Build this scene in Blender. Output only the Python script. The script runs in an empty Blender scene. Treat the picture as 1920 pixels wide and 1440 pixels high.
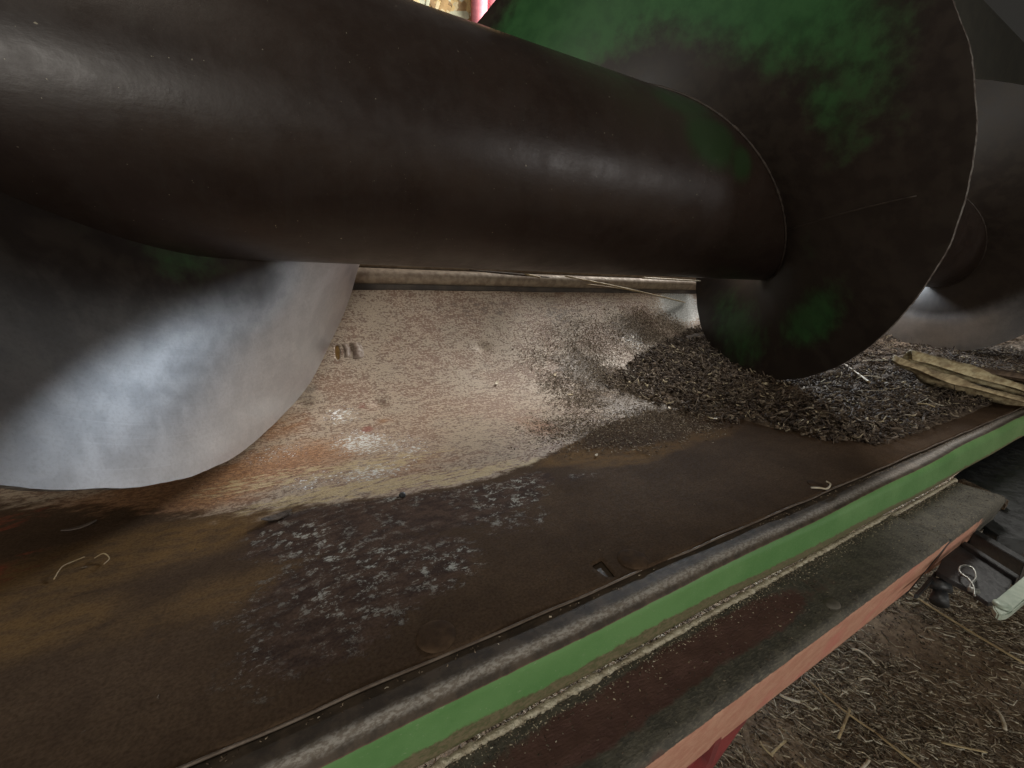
import bpy, bmesh, math, random
import numpy as np
from mathutils import Vector, Matrix, noise

scene = bpy.context.scene
PI = math.pi
rnd = random.Random(7)
rng = np.random.default_rng(11)

# ------------------------------------------------------------------ camera
# x runs along the auger, y goes away from the camera, z is up; camera stands at the origin
FPX = 766.0
AX = np.array([0.87674181, 0.09598016, 0.47128718])
AY = np.array([-0.48061832, 0.21183739, 0.85095884])
AZ = np.array([0.01816109, 0.97258045, -0.23185652])
right = Vector((AX[0], AY[0], AZ[0])); up = Vector((AX[1], AY[1], AZ[1])); fwd = Vector((AX[2], AY[2], AZ[2]))
cd = bpy.data.cameras.new('camera'); cam = bpy.data.objects.new('camera', cd)
scene.collection.objects.link(cam); scene.camera = cam
cd.sensor_width = 36.0; cd.sensor_fit = 'HORIZONTAL'; cd.lens = FPX / 1920 * 36
cd.clip_start = 0.01; cd.clip_end = 200
cam.matrix_world = Matrix((
    (right.x, up.x, -fwd.x, 0), (right.y, up.y, -fwd.y, 0), (right.z, up.z, -fwd.z, 0), (0, 0, 0, 1)))

# ------------------------------------------------------------------ light
w = bpy.data.worlds.new('World'); scene.world = w; w.use_nodes = True
bg = w.node_tree.nodes['Background']
bg.inputs['Color'].default_value = (0.95, 0.90, 0.80, 1); bg.inputs['Strength'].default_value = 0.020
scene.view_settings.view_transform = 'Standard'; scene.view_settings.look = 'None'
scene.view_settings.exposure = 0.45; scene.view_settings.gamma = 1.0


def area(name, loc, target, sx, sy, power, col):
    l = bpy.data.lights.new(name, 'AREA'); l.shape = 'RECTANGLE'; l.size = sx; l.size_y = sy
    l.energy = power; l.color = col
    o = bpy.data.objects.new(name, l); scene.collection.objects.link(o)
    o.location = loc
    o.rotation_euler = (Vector(target) - Vector(loc)).to_track_quat('-Z', 'Y').to_euler()
    return o


area('rear_opening_light', (3.1, 1.95, 2.35), (0.25, 0.75, -0.2), 1.8, 1.8, 195, (1.0, 0.955, 0.89))
area('rear_window_light', (2.9, 2.85, 1.29), (0.3, 0.65, -0.2), 1.8, 0.42, 235, (0.80, 0.90, 1.0))
area('left_doorway_light', (-1.5, -2.9, 0.0), (0.6, 0.3, -.2), 1.0, 0.50, 36, (1.0, 0.99, 0.92))
area('right_doorway_light', (2.3, -2.3, 0.05), (0.45, 0.48, .15), 0.45, 0.40, 8.5, (1.0, 1.0, 0.99))
area('overhead_fill_light', (-1.3, -1.1, 2.6), (1.1, 0.0, -.6), 1.6, 1.2, 21, (1.0, 0.93, 0.80))  # soft fill added overhead for beam and ground, no known source

# ------------------------------------------------------------------ helpers
YC, ZC = 0.6419719, 0.1873914          # auger axis
RT, RF = 0.16, 0.412                   # tube and flight radius
PITCH, XF = 1.1707, 1.107              # one turn, x of the foot of the middle turn
RP = 0.440                             # radius of the trough
YL, ZL = 0.2278, ZC - RP                # lip line of the pan
S_FLAT = YC - YL
COL = scene.collection


def ray(px, py):
    v = np.array([px - 960.0, 720.0 - py, FPX])
    d = np.array([v @ AX, v @ AY, v @ AZ])
    return d / np.linalg.norm(d)


def on_z(px, py, z):
    d = ray(px, py); return Vector(d * (z / d[2]))


def on_y(px, py, y):
    d = ray(px, py); return Vector(d * (y / d[1]))


def on_x(px, py, x):
    d = ray(px, py); return Vector(d * (x / d[0]))


def on_trough(px, py):
    """(x, s) of the trough surface seen at a pixel"""
    d = ray(px, py)
    if d[2] < 0:
        t = ZL / d[2]
        if d[1] * t < YC:
            return d[0] * t, d[1] * t - YL
    a = d[1] ** 2 + d[2] ** 2; b = -2 * (d[1] * YC + d[2] * ZC); c = YC ** 2 + ZC ** 2 - RP ** 2
    t = (-b + math.sqrt(max(b * b - 4 * a * c, 0))) / (2 * a)
    phi = math.atan2(d[1] * t - YC, ZC - d[2] * t)
    return d[0] * t, S_FLAT + RP * phi


def prof(s):
    """trough profile -> y, z, ny, nz (normal up/inward)"""
    if s < S_FLAT:
        return YL + s, ZL, 0.0, 1.0
    f = (s - S_FLAT) / RP
    return YC + RP * math.sin(f), ZC - RP * math.cos(f), -math.sin(f), math.cos(f)


def surf(x, s, h=0.0):
    y, z, ny, nz = prof(s)
    return Vector((x, y + ny * h, z + nz * h))


def tp(px, py, h=0.0):
    x, s = on_trough(px, py); return surf(x, s, h)


def link(name, me, mat=None, parent=None, smooth=True):
    o = bpy.data.objects.new(name, me); COL.objects.link(o)
    if mat is not None:
        for m in (mat if isinstance(mat, (list, tuple)) else [mat]):
            me.materials.append(m)
    if smooth:
        me.polygons.foreach_set('use_smooth', [True] * len(me.polygons))
    if parent is not None:
        o.parent = parent
        o.matrix_parent_inverse = Matrix.Translation(parent.location).inverted() if parent.parent is None and parent.type == 'EMPTY' else Matrix.Identity(4)
        if parent.type == 'EMPTY':
            o.matrix_parent_inverse = Matrix.Translation(-Vector(parent.location))
    return o


def tag(o, label=None, cat=None, group=None, kind=None):
    if label: o['label'] = label
    if cat: o['category'] = cat
    if group: o['group'] = group
    if kind: o['kind'] = kind
    return o


def thing(name, loc, label, cat, group=None):
    o = bpy.data.objects.new(name, None); COL.objects.link(o); o.location = loc
    o.empty_display_size = 0.05
    return tag(o, label, cat, group)


def mesh(name, v, f):
    me = bpy.data.meshes.new(name)
    me.from_pydata([tuple(p) for p in v], [], f); me.update()
    return me


def fastmesh(name, V, F):
    """V (n,3) array, F (m,4) array of quads"""
    me = bpy.data.meshes.new(name)
    me.vertices.add(len(V)); me.vertices.foreach_set('co', V.astype(np.float32).ravel())
    n, k = F.shape
    me.loops.add(n * k); me.loops.foreach_set('vertex_index', F.astype(np.int32).ravel())
    me.polygons.add(n); me.polygons.foreach_set('loop_start', np.arange(0, n * k, k, dtype=np.int32))
    me.update(calc_edges=True); me.validate()
    return me


def box_me(name, size, bevel=0.0, seg=2):
    bm = bmesh.new(); bmesh.ops.create_cube(bm, size=1)
    bmesh.ops.scale(bm, vec=size, verts=bm.verts)
    if bevel: bmesh.ops.bevel(bm, geom=bm.edges[:], offset=bevel, segments=seg, affect='EDGES')
    me = bpy.data.meshes.new(name); bm.to_mesh(me); bm.free(); return me


def xform(me, M):
    me.transform(M); me.update(); return me


def tube_me(name, pts, rad, n=10, flat=1.0, closed_ends=True):
    """swept tube; rad may be a list; flat squeezes one axis"""
    pts = [Vector(p) for p in pts]
    V, F = [], []
    prev = None
    for i, p in enumerate(pts):
        t = (pts[min(i + 1, len(pts) - 1)] - pts[max(i - 1, 0)]).normalized()
        if prev is None:
            a = t.orthogonal().normalized()
            if abs(t.z) < 0.9: a = (Vector((0, 0, 1)) - t * t.z).normalized()
        else:
            a = (prev - t * prev.dot(t)).normalized()
        prev = a; b = t.cross(a)
        r = rad[i] if isinstance(rad, (list, tuple)) else rad
        for k in range(n):
            g = 2 * PI * k / n
            V.append(p + a * (r * flat * math.cos(g)) + b * (r * math.sin(g)))
    for i in range(len(pts) - 1):
        for k in range(n):
            k2 = (k + 1) % n
            F.append((i * n + k, i * n + k2, (i + 1) * n + k2, (i + 1) * n + k))
    if closed_ends:
        F.append(tuple(range(n))[::-1]); F.append(tuple((len(pts) - 1) * n + k for k in range(n)))
    return mesh(name, V, F)


def set_attr(me, name, arr):
    a = me.color_attributes.new(name, 'FLOAT_COLOR', 'POINT')
    c = np.ones((len(me.vertices), 4), np.float32); c[:, :3] = arr
    a.data.foreach_set('color', c.ravel())


# ------------------------------------------------------------------ shader kit
class Mat:
    def __init__(s, name):
        s.m = bpy.data.materials.new(name); s.m.use_nodes = True
        s.t = s.m.node_tree; s.N = s.t.nodes; s.L = s.t.links
        s.b = s.N['Principled BSDF']; s.co = None

    def new(s, kind, **kw):
        n = s.N.new(kind)
        for k, v in kw.items(): setattr(n, k, v)
        return n

    def put(s, sock, v):
        if hasattr(v, 'links') or isinstance(v, bpy.types.NodeSocket): s.L.new(v, sock)
        else:
            if isinstance(v, (tuple, list)) and len(v) == 3 and sock.type == 'RGBA': v = (*v, 1)
            sock.default_value = v

    def math(s, op, a, b=0.0, c=None, clamp=False):
        n = s.new('ShaderNodeMath', operation=op, use_clamp=clamp)
        s.put(n.inputs[0], a); s.put(n.inputs[1], b)
        if c is not None: s.put(n.inputs[2], c)
        return n.outputs[0]

    def mul(s, a, b): return s.math('MULTIPLY', a, b)
    def add(s, a, b): return s.math('ADD', a, b)

    def ramp(s, v, lo, hi, a=0.0, b=1.0, smooth=True):
        n = s.new('ShaderNodeMapRange'); n.interpolation_type = 'SMOOTHSTEP' if smooth else 'LINEAR'
        s.put(n.inputs[0], v); n.inputs[1].default_value = lo; n.inputs[2].default_value = hi
        n.inputs[3].default_value = a; n.inputs[4].default_value = b
        return n.outputs[0]

    def mix(s, f, a, b, mode='MIX'):
        n = s.new('ShaderNodeMix', data_type='RGBA', blend_type=mode)
        s.put(n.inputs[0], f); s.put(n.inputs[6], a); s.put(n.inputs[7], b)
        return n.outputs[2]

    def coords(s, kind='Object', scale=(1, 1, 1), rot=(0, 0, 0)):
        tc = s.new('ShaderNodeTexCoord'); mp = s.new('ShaderNodeMapping')
        mp.inputs['Scale'].default_value = scale; mp.inputs['Rotation'].default_value = rot
        s.L.new(tc.outputs[kind], mp.inputs[0]); return mp.outputs[0]

    def noise(s, co, scale, detail=4, rough=0.55, dist=0.0):
        n = s.new('ShaderNodeTexNoise'); s.L.new(co, n.inputs['Vector'])
        n.inputs['Scale'].default_value = scale; n.inputs['Detail'].default_value = detail
        n.inputs['Roughness'].default_value = rough; n.inputs['Distortion'].default_value = dist
        return n.outputs[0]

    def attr(s, name):
        a = s.new('ShaderNodeAttribute', attribute_name=name)
        p = s.new('ShaderNodeSeparateColor'); s.L.new(a.outputs['Color'], p.inputs[0])
        return p.outputs[0], p.outputs[1], p.outputs[2]

    def bump(s, h, dist=0.001, strength=1.0):
        n = s.new('ShaderNodeBump'); n.inputs['Distance'].default_value = dist; n.inputs['Strength'].default_value = strength
        s.L.new(h, n.inputs['Height']); s.L.new(n.outputs[0], s.b.inputs['Normal']); return n

    def done(s, color, rough=0.6, metal=0.0, spec=0.5):
        s.put(s.b.inputs['Base Color'], color); s.put(s.b.inputs['Roughness'], rough)
        s.put(s.b.inputs['Metallic'], metal); s.b.inputs['Specular IOR Level'].default_value = spec
        return s.m


def simple(name, c1, c2, scale=60, rough=0.6, metal=0.0, bd=0.0005, lo=.35, hi=.65, spec=.5):
    m = Mat(name); co = m.coords()
    n = m.noise(co, scale, 5); c = m.mix(m.ramp(n, lo, hi), c1, c2)
    m.bump(m.noise(co, scale * 3, 4), bd)
    return m.done(c, m.ramp(n, .3, .7, rough * .85, min(1, rough * 1.15)), metal, spec)


def edge_mask(m, base, n, amt=0.5):
    """turn a soft blob mask into a ragged one"""
    v = m.add(base, m.mul(m.add(n, -0.5), amt * 3.6))
    return v


# trough: stains come as blob masks on the vertices, the ragged detail from noise
def mat_trough():
    m = Mat('rusty_trough_steel')
    uv = m.coords('UV'); uvs = m.coords('UV', (1, 1.9, 1)); uvd = m.coords('UV', (0.7, 2.6, 1), (0, 0, -0.12))
    rust, dark, patch = m.attr('stain')
    ochre, soil, bare = m.attr('stain2')
    streak, red, painted_glare = m.attr('stain3')
    nb = m.noise(uv, 9, 6, .6); nm = m.noise(uvs, 42, 6, .62); nf = m.noise(m.coords('UV', (1, 1.3, 1)), 165, 5, .66); nx = m.noise(uv, 420, 3, .6)
    nfl = m.noise(m.coords('UV', (1, 1.25, 1)), 64, 10, .84, .2)
    tan = m.mix(m.ramp(nb, .35, .65), (0.345, 0.272, 0.195), (0.40, 0.30, 0.212))
    rustdot = m.mix(m.ramp(nb, .4, .6), (0.13, 0.075, 0.048), (0.17, 0.09, 0.055))
    pits = m.ramp(m.add(m.add(m.mul(nf, .62), m.mul(nm, .38)), m.mul(m.add(nb, -.5), .28)), .465, .555)
    pits = m.mul(pits, m.ramp(painted_glare, 0, 1, 1.0, .35))
    c = m.mix(m.mul(pits, .85), tan, rustdot)
    # loose soil film
    c = m.mix(m.mul(m.ramp(edge_mask(m, soil, nm, .5), .3, .75), .8), c, (0.15, 0.115, 0.085))
    # orange rust
    rmask = m.ramp(edge_mask(m, rust, m.mix(.5, nm, nb), .45), .3, 1.05)
    rc = m.mix(m.ramp(nf, .4, .6), (0.36, 0.165, 0.055), (0.21, 0.09, 0.035))
    c = m.mix(m.mul(rmask, .85), c, rc)
    # bare bright paint left in flakes, and glare painted white the same way
    bm_ = m.mul(m.ramp(m.add(m.add(m.mul(bare, .13), m.mul(m.ramp(painted_glare, .3, 1), .11)), m.add(m.mul(nf, .55), m.mul(nfl, .45))), .590, .615), m.ramp(bare, .05, .3))
    c = m.mix(m.mul(bm_, .9), c, (0.74, 0.76, 0.74))
    # pale streaks along the wear line
    ns = m.noise(uvd, 60, 5, .6)
    sm = m.mul(m.ramp(m.add(m.mul(streak, .16), ns), .56, .62), m.ramp(streak, .05, .3))
    c = m.mix(m.mul(sm, .85), c, (0.48, 0.37, 0.20))
    # brown front of the pan
    dmask = m.ramp(edge_mask(m, dark, m.mix(.6, nb, nm), .35), .35, .65)
    dc = m.mix(m.ramp(nb, .35, .65), (0.068, 0.044, 0.028), (0.094, 0.061, 0.038))
    dc = m.mix(m.mul(m.ramp(nfl, .45, .6), .35), dc, (0.05, 0.032, 0.022))
    om = m.ramp(edge_mask(m, ochre, m.mix(.5, nm, nb), .55), .3, .85)
    dc = m.mix(m.mul(om, .85), dc, m.mix(m.ramp(nm, .4, .62), (0.17, 0.10, 0.042), (0.115, 0.072, 0.038)))
    c = m.mix(dmask, c, dc)
    # old dark purple paint with grey flakes
    pm = m.ramp(edge_mask(m, patch, m.mix(.35, nfl, nb), .5), .40, .62)
    pc = m.mix(m.ramp(nm, .4, .6), (0.052, 0.034, 0.027), (0.088, 0.056, 0.041))
    fl = m.mul(m.ramp(m.add(m.mul(nfl, .8), m.mul(nf, .2)), .52, .57), m.ramp(nb, .38, .60))
    fl = m.mul(fl, m.ramp(patch, .2, .6))
    pc = m.mix(m.mul(fl, .85), pc, (0.44, 0.435, 0.385))
    c = m.mix(pm, c, pc)
    # dark red smears
    c = m.mix(m.mul(m.ramp(edge_mask(m, red, nm, .5), .3, .7), .8), c, (0.22, 0.06, 0.035))
    # fine grain everywhere
    c = m.mix(m.mul(m.ramp(nx, .35, .7), .35), c, (0.09, 0.06, 0.045), 'MULTIPLY')
    r = m.ramp(nf, .35, .65, .50, .72)
    r = m.add(r, m.mul(dmask, .30)); r = m.math('SUBTRACT', r, m.mul(painted_glare, .12)); r = m.math('SUBTRACT', r, m.mul(bm_, .28)); r = m.math('SUBTRACT', r, m.mul(fl, .15))
    h = m.add(m.mul(pits, -.5), m.add(m.mul(nm, .8), m.mul(nx, .25)))
    h = m.mul(m.add(h, m.mul(pm, -.5)), m.ramp(dmask, 0, 1, 1, .15))
    m.bump(h, .0012, .8)
    mm = m.done(c, r, m.mul(bm_, .3), .5)
    m.put(m.b.inputs['Specular IOR Level'], m.ramp(dmask, 0, 1, .5, .04)); return mm


def mat_tube():
    m = Mat('worn_dark_tube'); co = m.coords(); cs = m.coords('Object', (1, 1, 1))
    g, br, bl = m.attr('stain')
    n = m.noise(co, 7, 6, .6); nf = m.noise(co, 90, 5, .6); ns = m.noise(m.coords('Object', (1, 3.5, 3.5), (0, .5, .4)), 14, 5, .6)
    c = m.mix(m.ramp(n, .35, .65), (0.021, 0.0125, 0.0095), (0.031, 0.020, 0.0155))
    c = m.mix(m.mul(m.ramp(nf, .5, .62), .3), c, (0.032, 0.023, 0.018))
    ring = m.noise(m.coords('Object', (30, 2, 2)), 3, 7, .7); c = m.mix(m.mul(m.ramp(ring, .5, .75), .3), c, (0.034, 0.028, 0.024))
    gm = m.ramp(edge_mask(m, g, n, .15), .3, .7)
    c = m.mix(m.mul(gm, .9), c, (0.020, 0.042, 0.015))
    sp = m.ramp(m.noise(co, 260, 2), .745, .77)
    c = m.mix(sp, c, (0.22, 0.19, 0.14))
    m.bump(m.add(m.mul(nf, .35), m.mul(ns, .5)), .0010, .5)
    return m.done(c, m.ramp(m.noise(co, 25, 5, .65), .3, .7, .34, .46), .2, .5)


def mat_flight():
    """green paint rubbed to brown, bare grey steel where masked"""
    m = Mat('worn_flight_paint'); co = m.coords()
    steel, green, dirt = m.attr('stain')
    n = m.noise(co, 8, 7, .62); nm = m.noise(co, 34, 6, .62); nf = m.noise(co, 170, 4, .6); nl = m.noise(co, 60, 8, .75, .3); arc = m.noise(m.coords('UV', (1.2, 60, 1)), 2.2, 6, .65); arcf = m.noise(m.coords('UV', (2.5, 260, 1)), 2.0, 4, .6)
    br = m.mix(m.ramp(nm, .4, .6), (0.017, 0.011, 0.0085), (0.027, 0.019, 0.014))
    gc = m.mix(m.ramp(nm, .35, .65), (0.018, 0.078, 0.021), (0.028, 0.104, 0.029))
    gm = m.ramp(edge_mask(m, green, m.mix(.5, n, nm), .36), .25, .80)
    c = m.mix(gm, br, gc)
    st = m.mix(m.ramp(nm, .4, .6), (0.47, 0.485, 0.515), (0.52, 0.53, 0.555))
    st = m.mix(m.mul(m.ramp(arc, .42, .75), .08), st, (0.30, 0.27, 0.27)); st = m.mix(m.mul(m.ramp(arcf, .56, .72), .18), st, (0.70, 0.72, 0.75))
    st = m.mix(m.mul(m.ramp(m.noise(co, 300, 6, .72), .46, .62), .18), st, (0.27, 0.255, 0.26))
    purple = m.mix(m.ramp(nm, .4, .6), (0.33, 0.28, 0.28), (0.40, 0.34, 0.33))
    st = m.mix(m.mul(m.ramp(edge_mask(m, dirt, nf, .06), .2, .8), .85), st, purple)
    spot = m.mul(m.ramp(nl, .62, .65), m.ramp(n, .58, .66))
    st = m.mix(m.mul(spot, .8), st, (0.13, 0.075, 0.05))
    fleck = m.mul(m.ramp(nl, .44, .40), m.ramp(n, .54, .46))
    st = m.mix(m.mul(fleck, .12), st, (0.75, 0.75, 0.75))
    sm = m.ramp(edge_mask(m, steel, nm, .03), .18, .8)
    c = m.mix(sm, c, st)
    m.bump(m.add(m.mul(nf, .05), m.add(m.mul(arc, .02), m.mul(nm, .10))), .0005, .3)
    r = m.add(m.mul(sm, -.19), m.ramp(nm, .3, .7, .51, .56))
    return m.done(c, r, m.add(m.mul(sm, .82), .05), .5)


def mat_lip():
    m = Mat('rubbed_lip_steel'); co = m.coords('Object', (1, 1, 1))
    wear, green, dirt = m.attr('stain')
    n = m.noise(co, 12, 6, .6); nm = m.noise(co, 55, 6, .65); nf = m.noise(m.coords('Object', (1, 2, 2)), 260, 4, .65)
    dk = m.mix(m.ramp(nm, .4, .6), (0.042, 0.031, 0.022), (0.075, 0.054, 0.037))
    worn_highlight = m.mix(m.ramp(nf, .42, .58), (0.24, 0.205, 0.17), (0.40, 0.37, 0.33))  # worn steel, lightened to paint the highlight along the bend
    c = m.mix(m.mul(m.ramp(m.add(wear, m.mul(m.add(m.mix(.5, nf, nm), -.5), .8)), .1, 1.0), .9), dk, worn_highlight)
    gr = m.mix(m.ramp(n, .35, .65), (0.095, 0.215, 0.068), (0.13, 0.26, 0.092))
    gr = m.mix(m.mul(m.ramp(nf, .62, .70), .5), gr, (0.25, 0.33, 0.18))
    gr = m.mix(m.mul(m.ramp(edge_mask(m, dirt, m.mix(.5, n, nm), .6), .35, .6), .9), gr, m.mix(m.ramp(nf, .4, .6), (0.10, 0.085, 0.045), (0.17, 0.12, 0.075)))
    sx = m.new('ShaderNodeSeparateXYZ'); m.L.new(m.coords(), sx.inputs[0])
    gr = m.mix(m.ramp(sx.outputs[0], .7, 2.6, 0, .65), gr, (0.27, 0.29, 0.15))
    gm = m.ramp(edge_mask(m, green, m.mix(.6, n, nm), .22), .42, .52)
    ed = m.mul(m.ramp(edge_mask(m, green, m.mix(.6, n, nm), .22), .25, .42), m.math('SUBTRACT', 1.0, gm))
    c = m.mix(m.mul(ed, .85), c, (0.14, 0.075, 0.055))
    c = m.mix(gm, c, gr)
    m.bump(m.add(nm, m.mul(nf, .3)), .0006, .5)
    return m.done(c, m.add(m.ramp(nf, .35, .65, .54, .68), m.mul(gm, -.08)), m.mul(m.math('SUBTRACT', 1.0, gm), .10), .35)


def mat_beam():
    m = Mat('dusty_red_beam'); co = m.coords(); ca = m.coords('Object', (1, 3, 3), (0, 0, .3))
    dust, face, worn = m.attr('stain')
    n = m.noise(co, 10, 6, .6); nm = m.noise(co, 60, 6, .68); nf = m.noise(ca, 210, 4, .6)
    red = m.mix(m.ramp(nm, .35, .65), (0.095, 0.047, 0.040), (0.125, 0.064, 0.052))
    dc = m.mix(m.ramp(nm, .4, .6), (0.105, 0.095, 0.075), (0.065, 0.060, 0.050))
    dc = m.mix(m.mul(m.ramp(nf, .5, .6), .5), dc, (0.17, 0.15, 0.115))
    c = m.mix(m.ramp(edge_mask(m, dust, m.mix(.5, n, nm), .6), .3, .62), red, dc)
    lit_face = m.mix(m.ramp(nm, .35, .65), (0.47, 0.235, 0.16), (0.55, 0.31, 0.215))  # front face paint lighter than the top, carrying the low front light
    lit_face = m.mix(m.mul(m.ramp(nf, .52, .62), .5), lit_face, (0.45, 0.16, 0.12))
    lit_face = m.mix(m.ramp(n, .5, .7), lit_face, (0.52, 0.19, 0.15))
    c = m.mix(m.ramp(edge_mask(m, face, nm, .3), .4, .6), c, lit_face)
    m.bump(m.add(m.mul(nm, 1.0), m.mul(nf, .5)), .0016, .8)
    return m.done(c, .78, 0, .3)


def mat_soil(name='dark_crumbly_soil', a=(0.055, 0.037, 0.025), b=(0.21, 0.155, 0.108), sc=90, bd=.004):
    m = Mat(name); co = m.coords()
    n = m.noise(co, sc, 7, .7); n2 = m.noise(co, 12, 4)
    c = m.mix(m.ramp(n, .38, .66), a, b); c = m.mix(m.mul(m.ramp(n2, .35, .65), .5), c, a)
    m.bump(n, bd, 1)
    return m.done(c, .9, 0, .2)


def mat_chips(name, cols):
    """colour per island of loose bits"""
    m = Mat(name)
    g = m.new('ShaderNodeNewGeometry')
    cr = m.new('ShaderNodeValToRGB'); cr.color_ramp.interpolation = 'CONSTANT'
    e = cr.color_ramp.elements
    while len(e) < len(cols): e.new(0.5)
    for i, (p, c) in enumerate(cols):
        e[i].position = p; e[i].color = (*c, 1)
    m.L.new(g.outputs['Random Per Island'], cr.inputs[0])
    n = m.noise(m.coords(), 240, 3)
    c = m.mix(m.mul(m.ramp(n, .4, .65), .45), cr.outputs[0], (0.05, 0.035, 0.025))
    m.bump(n, .0006, .6)
    return m.done(c, .8, 0, .25)


M = dict(
    trough=mat_trough(), tube=mat_tube(), flight=mat_flight(), lip=mat_lip(), beam=mat_beam(), soil=mat_soil(),
    ground=mat_soil('trodden_earth', (0.155, 0.108, 0.072), (0.31, 0.23, 0.155), 45, .006),
    pilebits=mat_chips('chaff_bits', [(0, (0.040, 0.028, 0.021)), (.34, (0.080, 0.057, 0.041)), (.60, (0.14, 0.105, 0.076)), (.84, (0.25, 0.20, 0.145)), (.955, (0.46, 0.38, 0.25))]),
    dustbits=mat_chips('pale_chaff_bits', [(0, (0.085, 0.058, 0.038)), (.38, (0.15, 0.11, 0.075)), (.65, (0.28, 0.215, 0.15)), (.88, (0.52, 0.44, 0.33))]),
    strawbits=mat_chips('straw_bits', [(0, (0.13, 0.10, 0.07)), (.3, (0.24, 0.19, 0.14)), (.55, (0.40, 0.33, 0.235)), (.8, (0.48, 0.41, 0.29)), (.93, (0.66, 0.60, 0.47))]),
    creamdust=simple('cream_dust', (0.52, 0.47, 0.36), (0.34, 0.29, 0.21), 160, .95, 0, .0015, spec=.1),
    straw=simple('dry_straw', (0.46, 0.36, 0.20), (0.30, 0.22, 0.12), 45, .6, 0, .0006),
    stalk=simple('dry_stalk', (0.46, 0.35, 0.19), (0.25, 0.17, 0.09), 22, .6, 0, .001),
    palechip=simple('pale_wood', (0.60, 0.54, 0.43), (0.44, 0.36, 0.25), 90, .7, 0, .0005),
    bark=simple('dark_bark', (0.045, 0.032, 0.024), (0.09, 0.065, 0.048), 80, .85, 0, .002),
    bar=simple('dusty_bar', (0.30, 0.235, 0.165), (0.20, 0.145, 0.10), 60, .6, .1, .0006),
    backsheet=simple('rear_sheet', (0.07, 0.055, 0.045), (0.11, 0.085, 0.065), 30, .7, 0, .0006),
    bolt=simple('rusty_bolt_head', (0.050, 0.032, 0.021), (0.080, 0.051, 0.032), 90, .95, .0, .0008, spec=.04),
    black=simple('black_hitch_paint', (0.012, 0.013, 0.014), (0.030, 0.032, 0.034), 70, .5, .0, .0006),
    hollow=simple('hollow_shade', (0.006, 0.006, 0.006), (0.010, 0.010, 0.010), 30, .9),  # near-black, painting in the shade inside openings
    zinc=simple('dull_zinc', (0.42, 0.44, 0.42), (0.28, 0.29, 0.27), 90, .4, .7, .0004),
    strap=simple('grey_green_strap', (0.27, 0.33, 0.27), (0.35, 0.40, 0.33), 50, .5, .1, .0005),
    redleg=simple('red_paint', (0.24, 0.045, 0.045), (0.15, 0.035, 0.035), 40, .5, 0, .0005),
    greenmach=simple('dark_green_paint', (0.012, 0.045, 0.014), (0.018, 0.06, 0.018), 30, .5),
    pink=simple('pink_painted_post', (0.80, 0.26, 0.30), (0.66, 0.20, 0.24), 30, .7, 0, .0006),
    osb=simple('osb_base', (0.42, 0.30, 0.13), (0.26, 0.17, 0.07), 14, .8, 0, .001),
    rim=simple('worn_flight_edge', (0.20, 0.18, 0.16), (0.07, 0.05, 0.04), 130, .6, .3, .0008),
    seam=simple('weld_seam', (0.030, 0.021, 0.016), (0.05, 0.036, 0.027), 100, .6, .1, .0006),
)

# ------------------------------------------------------------------ trough
trough = thing('header_trough', (1.0, 0.5, ZL), 'rusty steel auger trough with flaking paint, rounded front lip and green front edge', 'trough')


def blobs(X, S, lst):
    out = np.zeros_like(X)
    for px, py, rx, rs, a in lst:
        x, s = on_trough(px, py)
        d = ((X - x) / rx) ** 2 + ((S - s) / rs) ** 2
        out = np.maximum(out, a * np.exp(-d ** 1.4))
    return out


def vnoise(X, S, f, seed=0):
    return np.array([noise.noise(Vector((x * f, s * f, seed))) for x, s in zip(X.ravel(), S.ravel())]).reshape(X.shape)


S_TOP = S_FLAT + RP * math.radians(62.8)
xs = np.concatenate([np.arange(-1.3, -0.3, .02), np.arange(-0.3, 1.25, .004), np.arange(1.25, 4.6, .02)])
ss = np.concatenate([np.arange(0, S_TOP, .004), [S_TOP]])
X, S = np.meshgrid(xs, ss)
# smooth low-frequency buckling of the sheet and hand-placed dents
hgt = 0.0016 * np.sin(X * 9 + S * 5) * np.sin(S * 7 + 1) + 0.001 * np.sin(X * 23 + 2 * S)
hgt *= np.clip(S / .08, 0, 1)
for px, py, rx, rs, a in [(905, 650, .018, .016, -.006), (710, 757, .012, .014, -.006), (568, 757, .016, .012, -.005),
                          (395, 1010, .05, .03, -.003), (1080, 900, .06, .03, .003)]:
    x, s = on_trough(px, py); hgt += a * np.exp(-((X - x) / rx) ** 2 - ((S - s) / rs) ** 2)
F1 = np.where(S < S_FLAT, 0, (S - S_FLAT) / RP)
Y = np.where(S < S_FLAT, YL + S, YC + RP * np.sin(F1)) - np.sin(F1) * hgt
Z = np.where(S < S_FLAT, ZL, ZC - RP * np.cos(F1)) + np.cos(F1) * hgt
# snap a hole (torn square) into the pan
hx, hs = on_trough(1132, 1069)
hole = [on_trough(*p) for p in [(1108, 1061), (1128, 1050), (1156, 1084), (1134, 1081), (1124, 1073)]]
hole = np.array(hole)


def inpoly(px, py, poly):
    r = np.zeros(px.shape, bool); n = len(poly)
    for i in range(n):
        x1, y1 = poly[i]; x2, y2 = poly[(i + 1) % n]
        c = ((y1 > py) != (y2 > py)) & (px < (x2 - x1) * (py - y1) / (y2 - y1 + 1e-12) + x1)
        r ^= c
    return r


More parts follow.
